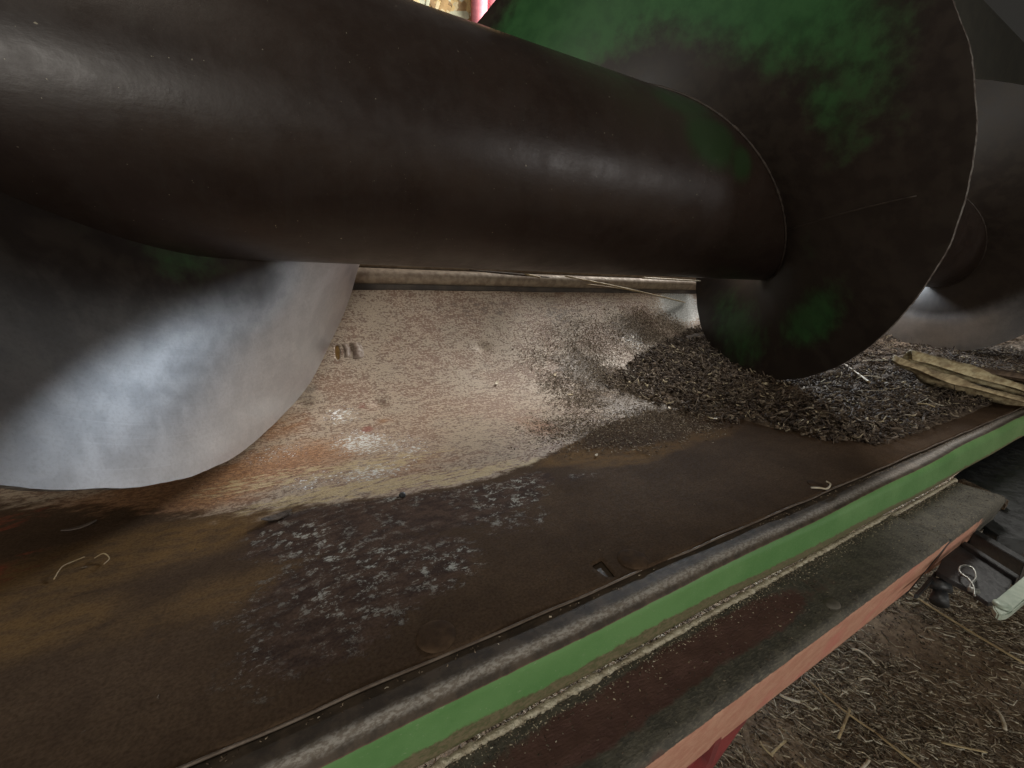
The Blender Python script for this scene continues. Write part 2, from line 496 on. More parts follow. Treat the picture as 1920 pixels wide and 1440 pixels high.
slot_xs = [on_trough(*p) for p in [(628, 650), (633, 645), (637, 655), (637, 672), (633, 677), (629, 668)]]
nx_, ns_ = X.shape[1], X.shape[0]
idx = np.arange(X.size).reshape(X.shape)
Q = np.stack([idx[:-1, :-1], idx[:-1, 1:], idx[1:, 1:], idx[1:, :-1]], -1).reshape(-1, 4)
cxm = (X[:-1, :-1] + X[1:, 1:]).ravel() / 2; csm = (S[:-1, :-1] + S[1:, 1:]).ravel() / 2
keep = np.ones(len(Q), bool)
V = np.stack([X.ravel(), Y.ravel(), Z.ravel()], 1)
Xf, Sf = X.ravel(), S.ravel()
for poly in (hole, np.array(slot_xs)):
    ins = inpoly(cxm, csm, poly); keep &= ~ins
    bd = np.intersect1d(np.unique(Q[ins]), np.unique(Q[~ins]))
    for i in bd:
        p = np.array([Xf[i], Sf[i]]); best = None
        for k in range(len(poly)):
            a, b = np.array(poly[k]), np.array(poly[(k + 1) % len(poly)])
            t = np.clip(((p - a) @ (b - a)) / ((b - a) @ (b - a)), 0, 1); q = a + t * (b - a)
            dd = np.hypot(*(p - q))
            if best is None or dd < best[0]: best = (dd, q)
        if best[0] < .006:
            V[i] = surf(best[1][0], best[1][1])
pan = fastmesh('trough_pan', V, Q[keep])
uvl = pan.uv_layers.new(name='UVMap')
li = np.empty(len(pan.loops), np.int32); pan.loops.foreach_get('vertex_index', li)
uvl.data.foreach_set('uv', np.stack([Xf[li], Sf[li]], 1).astype(np.float32).ravel())

rust = blobs(X, S, [(420, 900, .12, .07, 1.1), (560, 860, .12, .09, .95), (330, 930, .16, .07, 1.1), (180, 955, .16, .06, .9), (500, 800, .09, .08, .7), (760, 880, .10, .05, .6), (1180, 850, .10, .035, .9), (1320, 820, .12, .03, .6),
                    (1010, 800, .05, .07, .75), (720, 790, .025, .02, .6), (690, 840, .04, .03, .5), (620, 720, .06, .1, .35), (620, 590, .08, .06, .45), (950, 870, .09, .03, .6)])
# the brown front part begins at the wear line; it curls up to the right below the heap
lx = np.array([on_trough(*p) for p in [(0, 940), (200, 955), (400, 962), (600, 948), (760, 930), (900, 900), (1000, 868), (1060, 835), (1120, 800), (1220, 770), (1500, 760), (1800, 760)]])
wl = np.interp(X, lx[:, 0], lx[:, 1])
dark = 1 / (1 + np.exp((S - wl) / np.interp(X, [-.2, .0, .08, .5, .6, .8], [.034, .026, .010, .012, .024, .03])))
patch = blobs(X, S, [(700, 975, .13, .05, 1.2), (590, 975, .07, .03, 1.2), (860, 950, .12, .05, 1.1), (990, 905, .06, .03, .85), (700, 1080, .12, .07, .9), (620, 1180, .08, .05, .75), (620, 1250, .035, .025, .5),
                     (780, 1060, .06, .04, .7), (960, 980, .08, .04, .55), (540, 1260, .05, .03, .45), (1080, 900, .05, .02, .6)])
patch *= 1 / (1 + np.exp((S - wl - .004) / .006))
ochre = blobs(X, S, [(300, 1020, .14, .05, 1.0), (100, 1080, .12, .06, .9), (420, 990, .08, .04, .9), (60, 1180, .08, .04, .9), (380, 1120, .12, .04, .7), (500, 1080, .06, .05, .55), (1090, 855, .10, .03, 1.0), (1200, 850, .14, .03, 1.0), (1060, 830, .05, .04, .9), (1330, 815, .1, .03, .8), (850, 1100, .1, .06, .3)])
soil = blobs(X, S, [(1100, 700, .09, .11, .9), (1200, 760, .12, .10, 1.0), (1180, 620, .1, .07, .65), (1150, 820, .09, .05, .9), (1300, 720, .12, .1, 1.0), (1050, 590, .10, .05, .5), (1800, 700, .8, .25, 1.0), (1500, 640, .3, .2, .7), (900, 580, .15, .04, .4), (570, 730, .03, .03, .6), (1250, 520, .4, .03, .6)])
bare = blobs(X, S, [(680, 830, .045, .05, .85), (700, 885, .05, .03, .75), (640, 780, .03, .03, .65), (760, 840, .04, .06, .55), (600, 900, .05, .03, .45), (1270, 580, .13, .07, .85), (1200, 640, .08, .05, .55), (520, 850, .05, .04, .35)])  # paint flakes, and the wall's glare spots painted as more flakes
streak = blobs(X, S, [(620, 925, .09, .018, 1.0), (760, 905, .09, .018, 1.0), (900, 885, .09, .016, .95), (500, 900, .08, .03, .5), (1000, 868, .05, .012, .8), (700, 870, .12, .03, .6)])
red = blobs(X, S, [(5, 985, .03, .04, .5), (0, 1080, .03, .04, .45), (690, 805, .012, .012, .9), (680, 760, .02, .02, .4), (120, 960, .03, .015, .2)])
painted_glare = blobs(X, S, [(1280, 570, .13, .09, 1.0)])  # glare beside the middle flight, painted into the colour as white
set_attr(pan, 'stain', np.stack([rust.ravel(), dark.ravel(), patch.ravel()], 1))
set_attr(pan, 'stain2', np.stack([ochre.ravel(), soil.ravel(), bare.ravel()], 1))
set_attr(pan, 'stain3', np.stack([streak.ravel(), red.ravel(), painted_glare.ravel()], 1))
pan_o = link('trough_pan', pan, M['trough'], trough)
sol = pan_o.modifiers.new('thickness', 'SOLIDIFY'); sol.thickness = .0022; sol.offset = -1

# lip: flat strip under the sheet edge, rounded bend, green front face
LX = np.concatenate([np.arange(-1.3, -.2, .03), np.arange(-.2, 1.3, .006), np.arange(1.3, 4.6, .03)])
prof_lip = []
YBEND = 0.218
for y in np.linspace(YL + .03, YBEND - .006, 10): prof_lip.append((y, ZL - .0035))
rb = .0125; cy, cz = YBEND - .006, ZL - .0035 - rb
for a in np.linspace(0, 82, 20)[1:]:
    prof_lip.append((cy - rb * math.sin(math.radians(a)), cz + rb * math.cos(math.radians(a))))
y0, z0 = prof_lip[-1]
for t in np.linspace(0, 1, 14)[1:]:
    prof_lip.append((y0 - .0015 * t, z0 - .0330 * t))
y1, z1 = prof_lip[-1]
for t in np.linspace(0, 1, 4)[1:]:
    prof_lip.append((y1 + .02 * t, z1 - .002))
prof_lip = np.array(prof_lip)
n1, n2 = len(LX), len(prof_lip)
VL = np.zeros((n2, n1, 3)); VL[..., 0] = LX
wob = .0012 * np.sin(LX * 6) + .0006 * np.sin(LX * 19 + 1)
VL[..., 1] = prof_lip[:, 0:1] + wob; VL[..., 2] = prof_lip[:, 1:2] + wob * .5
idx = np.arange(n1 * n2).reshape(n2, n1)
QL = np.stack([idx[:-1, :-1], idx[:-1, 1:], idx[1:, 1:], idx[1:, :-1]], -1).reshape(-1, 4)
lip = fastmesh('front_lip', VL.reshape(-1, 3), QL[:, ::-1])
k = -np.degrees(np.arctan2(prof_lip[:, 1], prof_lip[:, 0]))[:, None] + np.zeros((1, n1))
wear = np.exp(-((k - np.interp(LX, [0, .3, .62, 1.05, 2], [51.3, 51.15, 50.5, 49.6, 49.3])[None]) / .75) ** 2) * .85  # rubbed band that also paints the highlight on the bend
greenm = 1 / (1 + np.exp(-(k - np.interp(LX, [0, .3, .62, 1.05, 2], [52.9, 52.8, 52.0, 51.0, 50.8])[None] + .12 * np.sin(LX * 4)[None]) / .16))
dirtm = 1 / (1 + np.exp(-(k - 55.85 + .35 * np.sin(LX * 3 + 1)[None]) / .22)) + np.zeros_like(k)
set_attr(lip, 'stain', np.stack([wear.ravel(), greenm.ravel(), dirtm.ravel()], 1))
link('front_lip', lip, M['lip'], trough)

# sheet edge bead (the torn edge of the pan sheet, bent down at the second bolt)
bx, _ = on_trough(1188, 1052)
epts = []
for x in np.arange(-1.2, 4.5, .012):
    dip = math.exp(-((x - bx - .015) / .022) ** 2) * .004
    epts.append((x, YL - .0005 + .0003 * math.sin(x * 31) + .0002 * math.sin(x * 87) + dip * .6, ZL - .0008 - dip * .3 + .0004 * math.sin(x * 53)))
link('sheet_edge', tube_me('sheet_edge', epts, .0011, 6), simple('rubbed_edge', (0.17, 0.13, 0.10), (0.10, 0.07, 0.05), 90, .5, .2, .0004), trough)

# bolts: low domed carriage heads
def bolt(px, py, r):
    x, s = on_trough(px, py); c = surf(x, s)
    V, F = [], []; n = 40
    rings = [(1.0, 0.0), (1.0, .12), (.95, .20), (.82, .28), (.55, .36), (.25, .40)]
    for rr, hh in rings:
        for k in range(n):
            g = 2 * PI * k / n
            V.append((c.x + rr * r * math.cos(g), c.y + rr * r * math.sin(g), c.z + hh * r * .55))
    V.append((c.x, c.y, c.z + .41 * r * .55))
    for i in range(len(rings) - 1):
        for k in range(n):
            F.append((i * n + k, i * n + (k + 1) % n, (i + 1) * n + (k + 1) % n, (i + 1) * n + k))
    for k in range(n): F.append(((len(rings) - 1) * n + k, (len(rings) - 1) * n + (k + 1) % n, len(V) - 1))
    return link('bolt_head', mesh('bolt_head', V, F), M['bolt'], trough)


bolt(818, 1193, .0145); bolt(1186, 1049, .0145); bolt(1532, 908, .0115)

# louvre: two raised lips and the slit beside them
for px0, wpx, hh in ((648, 12, .0035), (668, 20, .006)):
    xa, sa = on_trough(px0 - wpx / 2, 658); xb, _ = on_trough(px0 + wpx / 2, 658)
    V, F = [], []; nu, nv = 14, 14
    half = .020 if wpx < 15 else .024
    for i in range(nu + 1):
        for j in range(nv + 1):
            u = i / nu; v_ = j / nv * 2 - 1
            x = xa + (xb - xa) * u; s = sa + half * v_
            b = math.sqrt(max(0, 1 - v_ * v_)); h = hh * b * math.sin(PI * min(1, u * 1.15 + .05)) ** .7 if u < .83 else hh * b * (1 - u) / .17 * .3
            bow = .004 * (1 - v_ * v_)
            V.append(surf(x + bow, s, h - .0008))
    for i in range(nu):
        for j in range(nv):
            a = i * (nv + 1) + j; F.append((a, a + nv + 1, a + nv + 2, a + 1))
    lo = link('louvre_lip', mesh('louvre_lip', V, F), simple('louvre_steel', (0.20, 0.15, 0.11), (0.12, 0.075, 0.05), 160, .6), trough)

# black backing added beneath the holes so they look dark inside
cas = box_me('hole_backing', (5.6, .75, .02)); xform(cas, Matrix.Translation((1.65, .62, ZL - .05)))
link('hole_backing', cas, M['hollow'], trough)

# rear bar, gap and rear sheet above the trough
def barpts(y, z, amp=.001): return [(x, y + amp * math.sin(x * 5), z + amp * math.sin(x * 3 + 1)) for x in np.arange(-1.3, 4.6, .05)]
link('rear_bar', tube_me('rear_bar', barpts(1.050, .018), .0185, 20), M['bar'], trough)
ytop, ztop = prof(S_TOP)[:2]
V, F = [], []
pr = [(ytop + .004, ztop - .03), (1.085, -.02), (1.09, .02), (1.085, .09), (1.10, .16), (1.115, .225), (1.135, .235)]
xx = np.linspace(-1.3, 4.5, 40)
for (y, z) in pr:
    for x in xx: V.append((x, y, z))
n = len(xx)
for i in range(len(pr) - 1):
    for j in range(n - 1): F.append((i * n + j, i * n + j + 1, (i + 1) * n + j + 1, (i + 1) * n + j))
link('rear_sheet', mesh('rear_sheet', V, F), M['backsheet'], trough)
link('rear_flange', tube_me('rear_flange', barpts(1.066, .0455), .008, 10), M['bar'], trough)

# ------------------------------------------------------------------ auger
auger = thing('auger', (1.0, YC, ZC), 'big dark auger tube with wide spiral flights lying in the trough', 'auger')
nx, nt = 500, 96
xs_ = np.linspace(-1.6, 4.8, nx); tt = np.linspace(0, 2 * PI, nt, endpoint=False)
XX, TT = np.meshgrid(xs_, tt, indexing='ij')
V = np.stack([XX, YC - RT * np.sin(TT), ZC - RT * np.cos(TT)], -1).reshape(-1, 3)
idx = np.arange(nx * nt).reshape(nx, nt); i2 = np.roll(idx, -1, 1)
Q = np.stack([idx[:-1], idx[1:], i2[1:], i2[:-1]], -1).reshape(-1, 4)
tb = fastmesh('tube', V, Q)


def on_tube(px, py):
    d = ray(px, py); a = d[1] ** 2 + d[2] ** 2; b = -2 * (d[1] * YC + d[2] * ZC); c = YC ** 2 + ZC ** 2 - RT ** 2
    D = b * b - 4 * a * c
    t = (-b - math.sqrt(max(D, 0))) / (2 * a); p = d * t
    return p[0], math.atan2(YC - p[1], ZC - p[2])


g = np.zeros(XX.shape)
for px, py, rx, rt_, a in [(1340, 260, .08, .35, .9), (1280, 190, .09, .3, .8), (1390, 300, .04, .25, .8), (1180, 150, .12, .2, .45), (1300, 300, .03, .1, .4)]:
    x, t_ = on_tube(px, py); dt = (TT - t_ + PI) % (2 * PI) - PI
    g = np.maximum(g, a * np.exp(-((XX - x) / rx) ** 2 - (dt / rt_) ** 2))
set_attr(tb, 'stain', np.stack([g.ravel()] * 3, 1))
link('tube', tb, M['tube'], auger)
TH0 = math.radians(-100)


def hx_(th, x0): return x0 - PITCH * th / (2 * PI)


def flight(kturn):
    x0 = XF + kturn * PITCH
    n_t, n_r = 420, 44
    th = np.linspace(TH0, TH0 + 2 * PI, n_t); rr = np.linspace(RT - .004, RF, n_r)
    T, Rr = np.meshgrid(th, rr, indexing='ij')
    wob = (.0035 * np.sin(T * 5 + kturn) + .002 * np.sin(T * 11)) * ((Rr - RT) / (RF - RT)) ** 2
    wob *= np.clip((T - TH0) / .3, 0, 1) * np.clip((TH0 + 2 * PI - T) / .3, 0, 1)
    jag = np.array([noise.noise(Vector((t * 9, kturn, 0))) * .0022 + noise.noise(Vector((t * 60, kturn, 3))) * .0007 for t in th])
    Re = Rr + jag[:, None] * (Rr > RF - .006)
    half = .0032
    V = []
    for sg in (-1, 1):
        V.append(np.stack([x0 - PITCH * T / (2 * PI) + wob + sg * half, YC - Re * np.sin(T), ZC - Re * np.cos(T)], -1).reshape(-1, 3))
    V = np.concatenate(V); N = n_t * n_r
    idx = np.arange(N).reshape(n_t, n_r)
    qa = np.stack([idx[:-1, :-1], idx[:-1, 1:], idx[1:, 1:], idx[1:, :-1]], -1).reshape(-1, 4)
    qb = qa[:, ::-1] + N
    e = idx[:, -1]; V = np.concatenate([V, V[e], V[e + N]]); ea = 2 * N + np.arange(n_t); eb = ea + n_t; rim = np.stack([ea[:-1], eb[:-1], eb[1:], ea[1:]], -1)
    Q = np.concatenate([qa, qb, rim[:, ::-1]])
    me = fastmesh('flight', V, Q)
    thv = np.concatenate([T.ravel(), T.ravel(), th, th]); rv_ = np.concatenate([Rr.ravel(), Rr.ravel(), th * 0 + RF, th * 0 + RF])
    ul = me.uv_layers.new(name='UVMap'); li_ = np.empty(len(me.loops), np.int32); me.loops.foreach_get('vertex_index', li_)
    ul.data.foreach_set('uv', np.stack([thv[li_] * .3, rv_[li_]], 1).astype(np.float32).ravel())
    # masks: steel / green / purple dirt, separately for the two sides
    fr = (Rr - RT) / (RF - RT)
    z = np.zeros_like(fr)
    deg = np.degrees(T)
    def bl(d0, f0, wd, wf, a): return a * np.exp(-((deg - d0) / wd) ** 2 - ((fr - f0) / wf) ** 2)
    left_green = np.maximum.reduce([bl(150, .6, 45, .35, 1.0), bl(190, .5, 40, .45, 1.0), bl(110, .45, 25, .2, .55), bl(35, .55, 22, .22, .9), bl(-20, .6, 35, .4, .75), bl(60, .2, 15, .2, .3), bl(225, .5, 25, .4, .8)])
    left_green = left_green * (.0 if kturn == 1 else 1)
    left_steel = z + (1.0 if kturn == 1 else 0) * np.clip((fr - .3) * 3, 0, 1) * np.exp(-((deg - 0) / 52) ** 2)
    right_steel = np.exp(-(np.maximum(0, deg - 62) / 16) ** 2) * np.clip(1.15 - 1.0 * np.exp(-(fr / np.interp(deg, [-60, 15, 50, 75], [.35, .5, 1.0, 1.4])) ** 2) * np.clip((deg + 50) / 40, 0, 1), 0, 1)  # brown film by the tube, spread wider to paint in the tube's shadow
    dirt = np.exp(-((deg + 80) / 42) ** 2) + z
    rg = bl(15, .0, 25, .2, .45)
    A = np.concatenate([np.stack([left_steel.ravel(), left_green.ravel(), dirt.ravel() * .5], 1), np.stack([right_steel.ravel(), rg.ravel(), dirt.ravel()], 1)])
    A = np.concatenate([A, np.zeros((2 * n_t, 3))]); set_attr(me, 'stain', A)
    mi = np.zeros(len(me.polygons), np.int32); mi[-(n_t - 1):] = 1
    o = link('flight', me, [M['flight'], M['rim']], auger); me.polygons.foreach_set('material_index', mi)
    o['label'] = {-1: 'bare grey steel flight turn at the left', 0: 'middle flight turn in worn green and brown paint', 1: 'far flight turn with shiny worn rim'}.get(kturn, 'far end flight turn')
    return o


for kt in (-1, 0, 1, 2):
    fo = flight(kt)
    wp, wr_ = [], []
    for i in range(260):
        t_ = TH0 + 2 * PI * i / 259
        wp.append((hx_(t_, XF + kt * PITCH) - .004, YC - (RT + .001) * math.sin(t_), ZC - (RT + .001) * math.cos(t_)))
        wr_.append(.0020 + .0009 * noise.noise(Vector((t_ * 14, kt, 0))) + .0004 * math.sin(t_ * 75 + 3 * noise.noise(Vector((t_ * 9, kt, 5)))))
    wb = tube_me('weld_bead', wp, wr_, 8); wbo = link('weld_bead', wb, M['seam']); wbo.parent = fo; wbo.matrix_parent_inverse = fo.matrix_world.inverted() if False else Matrix.Translation(-(Vector(fo.matrix_parent_inverse.translation) + Vector(auger.location)))
# radial seam on the middle turn where two flight pieces are welded
def on_flight(px, py, kturn=0):
    d = ray(px, py); x0 = XF + kturn * PITCH; prev = None
    for t in np.arange(.2, 3.5, .001):
        p = d * t; th = math.atan2(YC - p[1], ZC - p[2]); r = math.hypot(p[1] - YC, p[2] - ZC)
        if th < TH0: th += 2 * PI
        gg = p[0] - hx_(th, x0)
        if prev is not None and prev * gg < 0 and RT < r < RF * 1.03 and abs(gg) < .1: return r, th
        prev = gg
    return None


pts = []
for i in range(22):
    u = i / 21; q = on_flight(1450 + 270 * u, 440 - 72 * u - 4 * math.sin(PI * u))
    if q: pts.append((hx_(q[1], XF) - .0034, YC - q[0] * math.sin(q[1]), ZC - q[0] * math.cos(q[1])))
if len(pts) > 3:
    link('weld_seam', tube_me('weld_seam', pts, .0012, 6), M['seam'], auger)

# ------------------------------------------------------------------ loose bits (joined)
def bits(name, P, Nrm, Lr, Wr, mat, parent=None, curl=.5, lift=(0, .006), thick=.35, tilt=.35, seg=2, dirn=None, dspread=PI):
    """P (n,3) points, Nrm (n,3) normals, each a small bent strip with thickness; one mesh"""
    n = len(P)
    L_ = Lr[0] + (Lr[1] - Lr[0]) * rng.beta(1.0, 3.2, n) * rng.choice([.6, 1, 1.0, 1.9], n); W_ = np.minimum(Wr[0] + (Wr[1] - Wr[0]) * rng.beta(1.0, 2.6, n), L_)
    H_ = W_ * thick
    rv = rng.normal(size=(n, 3))
    if dirn is not None:
        rv = np.array(dirn)[None] + rv * dspread
    T = rv - (rv * Nrm).sum(1, keepdims=True) * Nrm
    T += Nrm * rng.normal(size=(n, 1)) * tilt * .6
    T /= np.linalg.norm(T, axis=1, keepdims=True)
    B = np.cross(Nrm, T); B += Nrm * rng.normal(size=(n, 1)) * tilt; B /= np.linalg.norm(B, axis=1, keepdims=True)
    U = np.cross(T, B)
    C0 = P + Nrm * rng.uniform(*lift, n)[:, None]
    side = rng.normal(size=n) * curl; upc = rng.normal(size=n) * curl * .5
    ring = []
    for k in range(seg + 1):
        u = k / seg * 2 - 1
        c = C0 + T * (L_ * .5 * u)[:, None] + B * (side * L_ * .25 * (u * u))[:, None] + U * (upc * L_ * .2 * u * u)[:, None]
        wk = W_ * (.5 if abs(u) > .9 else .62) * (1 - .35 * (u > .9) * rng.uniform(0, 1, n))
        for a, b_ in ((-1, -1), (1, -1), (1, 1), (-1, 1)):
            ring.append(c + B * (a * wk * .5)[:, None] + U * (b_ * H_ * .5)[:, None])
    V = np.stack(ring, 1).reshape(-1, 3); nv = 4 * (seg + 1)
    f = []
    for k in range(seg):
        for j in range(4):
            f.append((k * 4 + j, k * 4 + (j + 1) % 4, k * 4 + 4 + (j + 1) % 4, k * 4 + 4 + j))
    f.append((3, 2, 1, 0)); f.append(tuple(seg * 4 + q for q in range(4)))
    f = np.array(f)
    Q = (f[None] + (np.arange(n) * nv)[:, None, None]).reshape(-1, 4)
    me = fastmesh(name, V, Q)
    o = link(name, me, mat, parent, smooth=False)
    return o


def prof_arr(s):
    f = np.where(s < S_FLAT, 0, (s - S_FLAT) / RP)
    y = np.where(s < S_FLAT, YL + s, YC + RP * np.sin(f)); z = np.where(s < S_FLAT, ZL, ZC - RP * np.cos(f))
    return y, z, -np.sin(f), np.cos(f)


# heap of dirt: height field over the trough, front outline read off along the pan
edge = np.array([on_trough(*p) for p in [(1010, 640), (1035, 720), (1040, 800), (1120, 835), (1220, 780), (1290, 775), (1340, 800), (1400, 790), (1480, 812), (1560, 830), (1660, 838), (1760, 828), (1830, 800)]])
fe_p = np.array([on_trough(*p) for p in [(1190, 745), (1240, 755), (1290, 775), (1340, 800), (1400, 790), (1480, 814), (1560, 832), (1660, 842), (1760, 832), (1840, 800)]])
be_p = np.array([on_trough(*p) for p in [(1150, 700), (1200, 665), (1250, 640), (1300, 612), (1330, 600)]])
def heap_h(x, s):
    fe = np.interp(x, fe_p[:, 0], fe_p[:, 1]) + .012 * np.sin(x * 40) + .008 * np.sin(x * 91)
    fe = np.maximum(fe, .035)
    be = np.interp(x, be_p[:, 0], be_p[:, 1])
    amp = np.interp(x, [.66, .76, .88, 1.0, 1.3, 5], [0, .006, .016, .030, .042, .05])
    u = (s - fe) / np.maximum(be - fe, .01)
    return amp * np.clip(1 - (2 * u - 1) ** 2, 0, 1) ** .6 * ((u > 0) & (u < 1)) * (x > .66)


hxs = np.arange(.58, 3.6, .0085); hss = np.arange(.02, .80, .0085)
HX, HS = np.meshgrid(hxs, hss, indexing='ij')
h0 = heap_h(HX, HS)
nz1 = vnoise(HX, HS, 22, 1); nz2 = vnoise(HX, HS, 60, 2)
h0 = h0 * (1 + .5 * nz1) + np.where(h0 > 0, 1, 0) * np.minimum(h0 * 90, 1) * (.007 * nz1 + .005 * nz2) - .004
hy, hz, hny, hnz = prof_arr(HS)
V = np.stack([HX, hy + hny * h0, hz + hnz * h0], -1).reshape(-1, 3)
idx = np.arange(HX.size).reshape(HX.shape)
Q = np.stack([idx[:-1, :-1], idx[1:, :-1], idx[1:, 1:], idx[:-1, 1:]], -1).reshape(-1, 4)
hv = h0.ravel(); Q = Q[(hv[Q] > -.0039).any(1)]
heap = link('dirt_heap', fastmesh('dirt_heap', V, Q), M['soil'])
tag(heap, 'dark heap of soil and rotted chaff under the middle flight', 'dirt heap', None, 'stuff')

def scatter_pts(n, fn, box):
    X_ = rng.uniform(box[0], box[1], n * 6); S_ = rng.uniform(box[2], box[3], n * 6)
    p = fn(X_, S_); k = rng.uniform(size=len(p)) < p
    return X_[k][:n], S_[k][:n]


def surf_arr(x, s, h):
    y, z, ny, nz = prof_arr(s); Nn = np.stack([np.zeros_like(x), ny, nz], 1)
    P = np.stack([x, y, z], 1) + Nn * h[:, None]
    return P, Nn


x_, s_ = scatter_pts(24000, lambda x, s: (heap_h(x, s) > .0008) * np.where(x < 1.5, 1, .3) * np.clip((x - .64) / .2, .12, 1), (.6, 2.6, .04, .76))
P, Nn = surf_arr(x_, s_, heap_h(x_, s_))
o = bits('chaff', P, Nn, (.0025, .030), (.0015, .011), M['pilebits'], curl=1.0, lift=(-.002, .009), thick=.35, tilt=.9)
tag(o, 'brown chaff and bark bits covering the dirt heap', 'chaff', None, 'stuff')
x_, s_ = scatter_pts(130, lambda x, s: (heap_h(x, s) > .003) * 1.0, (.64, 1.7, .06, .74))
P, Nn = surf_arr(x_, s_, heap_h(x_, s_))
o = bits('heap_straw', P, Nn, (.018, .075), (.0016, .0042), M['strawbits'], curl=.9, lift=(.002, .012), thick=.5, tilt=.35, seg=4)
tag(o, 'broken straws tangled in the top of the dirt heap', 'straw', None, 'stuff')
x_, s_ = scatter_pts(2600, lambda x, s: (heap_h(x, s) > .002) * np.clip((x - .64) / .2, .1, 1), (.66, 1.8, .06, .74))
P, Nn = surf_arr(x_, s_, heap_h(x_, s_))
CV, CF = [], []
bm_c = bmesh.new(); bmesh.ops.create_icosphere(bm_c, subdivisions=2, radius=1); cv = np.array([v.co[:] for v in bm_c.verts]); cf = np.array([[v.index for v in f.verts] for f in bm_c.faces]); bm_c.free()
for i in range(len(P)):
    r_ = .0018 + .013 * rng.beta(1, 4.5)
    q = cv * (1 + .28 * rng.normal(size=(len(cv), 1))) * np.array([1, .8, .6]) * r_
    an = rng.uniform(0, PI); R_ = np.array([[math.cos(an), -math.sin(an), 0], [math.sin(an), math.cos(an), 0], [0, 0, 1]])
    CV.append(q @ R_ + P[i] + Nn[i] * r_ * .3); CF.append(cf + i * len(cv))
o = link('soil_clods', fastmesh('soil_clods', np.concatenate(CV), np.concatenate(CF)), M['soil'], smooth=False)
tag(o, 'crumbly brown clods in the dirt heap', 'soil clods', None, 'stuff')
# fine bits thinning out to the left over the trough
cen = [(1160, 690, .17, .16), (1260, 690, .14, .13), (1130, 800, .16, .09), (1290, 730, .12, .10), (1220, 620, .16, .09), (1220, 790, .12, .09), (1070, 720, .09, .14)]
cen = [(*on_trough(a, b), c, d) for a, b, c, d in cen]
def dens(x, s):
    v = np.zeros_like(x)
    for a, b, c, d in cen: v = np.maximum(v, np.exp(-((x - a) / c) ** 2 - ((s - b) / d) ** 2))
    nn = np.array([noise.fractal(Vector((q * 9, r * 12, 5)), 1.0, 2.2, 5) for q, r in zip(x, s)])
    return np.clip((v * .8 * (1 + .9 * nn) - .08) * (.35 + .65 * np.clip((x - .30) / .4, 0, 1)), 0, 1) * (v > .05)
x_, s_ = scatter_pts(60000, dens, (.25, 1.2, .15, .85))
P, Nn = surf_arr(x_, s_, np.zeros_like(x_))
o = bits('fine_chaff', P, Nn, (.0010, .0070), (.0007, .0026), M['dustbits'], curl=.8, lift=(0, .0022), thick=.5, tilt=.5)
tag(o, 'fine pale chaff dusted over the rear of the trough', 'chaff', None, 'stuff')
x_ = rng.uniform(-.2, 1.6, 150); s_ = rng.uniform(.02, .75, 150)
P, Nn = surf_arr(x_, s_, np.zeros_like(x_))
o = bits('stray_crumbs', P, Nn, (.0015, .004), (.0008, .002), M['dustbits'], curl=.8, lift=(0, .001), thick=.5, tilt=.3)
tag(o, 'stray crumbs sprinkled on the trough floor', 'crumbs', None, 'stuff')
# crumbs caught below the sheet edge on the lip
n = 520
x_ = rng.uniform(-.1, 1.5, n); y_ = YL - .002 - np.abs(rng.normal(size=n)) * .0030
P = np.stack([x_, y_, np.full(n, ZL - .0035)], 1); Nn = np.tile([0, 0, 1.0], (n, 1))
o = bits('lip_crumbs', P, Nn, (.001, .0035), (.0006, .0016), M['dustbits'], curl=.5, lift=(0, .0006), thick=.6, tilt=.3)
tag(o, 'tiny crumbs caught along the sheet edge of the lip', 'crumbs', None, 'stuff')

# ------------------------------------------------------------------ single loose pieces
def strip(name, pts, rad, mat, label, cat, group=None, flat=.45, n=8):
    o = link(name, tube_me(name, pts, rad, n, flat), mat)
    return tag(o, label, cat, group)


def curve3(a, b, c, n=14):
    a, b, c = Vector(a), Vector(b), Vector(c)
    return [a * (1 - t) ** 2 + b * 2 * t * (1 - t) + c * t * t for t in [i / (n - 1) for i in range(n)]]


# straws crossing the rear bar
strip('straw', curve3(on_y(1060, 518, .985), on_y(1180, 540, .97), tp(1282, 568, .004)), .0042, M['straw'],
      'longest pale straw lying slanted across the rear bar', 'straw')
strip('straw', curve3(on_y(1100, 533, .99), on_y(1160, 538, .985), on_y(1240, 556, .985)), .0025, M['stalk'],
      'thin brown straw just below the longest pale straw at the rear bar', 'straw')
strip('wood_splinter', curve3(on_y(880, 506, 1.02), on_y(960, 514, 1.02), on_y(1030, 520, 1.01)), [.003 + .004 * math.sin(PI * i / 13) for i in range(14)], M['bark'],
      'dark splinter lodged on top of the rear bar', 'splinter')
strip('straw_stub', curve3(on_y(985, 514, 1.0), on_y(1000, 517, 1.0), on_y(1012, 520, 1.0), 5), .005, M['straw'],
      'short yellow straw stub on the rear bar', 'straw')
strip('pale_strip', curve3(on_y(1205, 521, 1.0), on_y(1260, 524, 1.0), on_y(1312, 527, 1.0)), .006, M['palechip'],
      'pale strip on the rear bar beside the middle flight', 'husk', flat=.5)  # pale strip filling the bright sliver at the bar

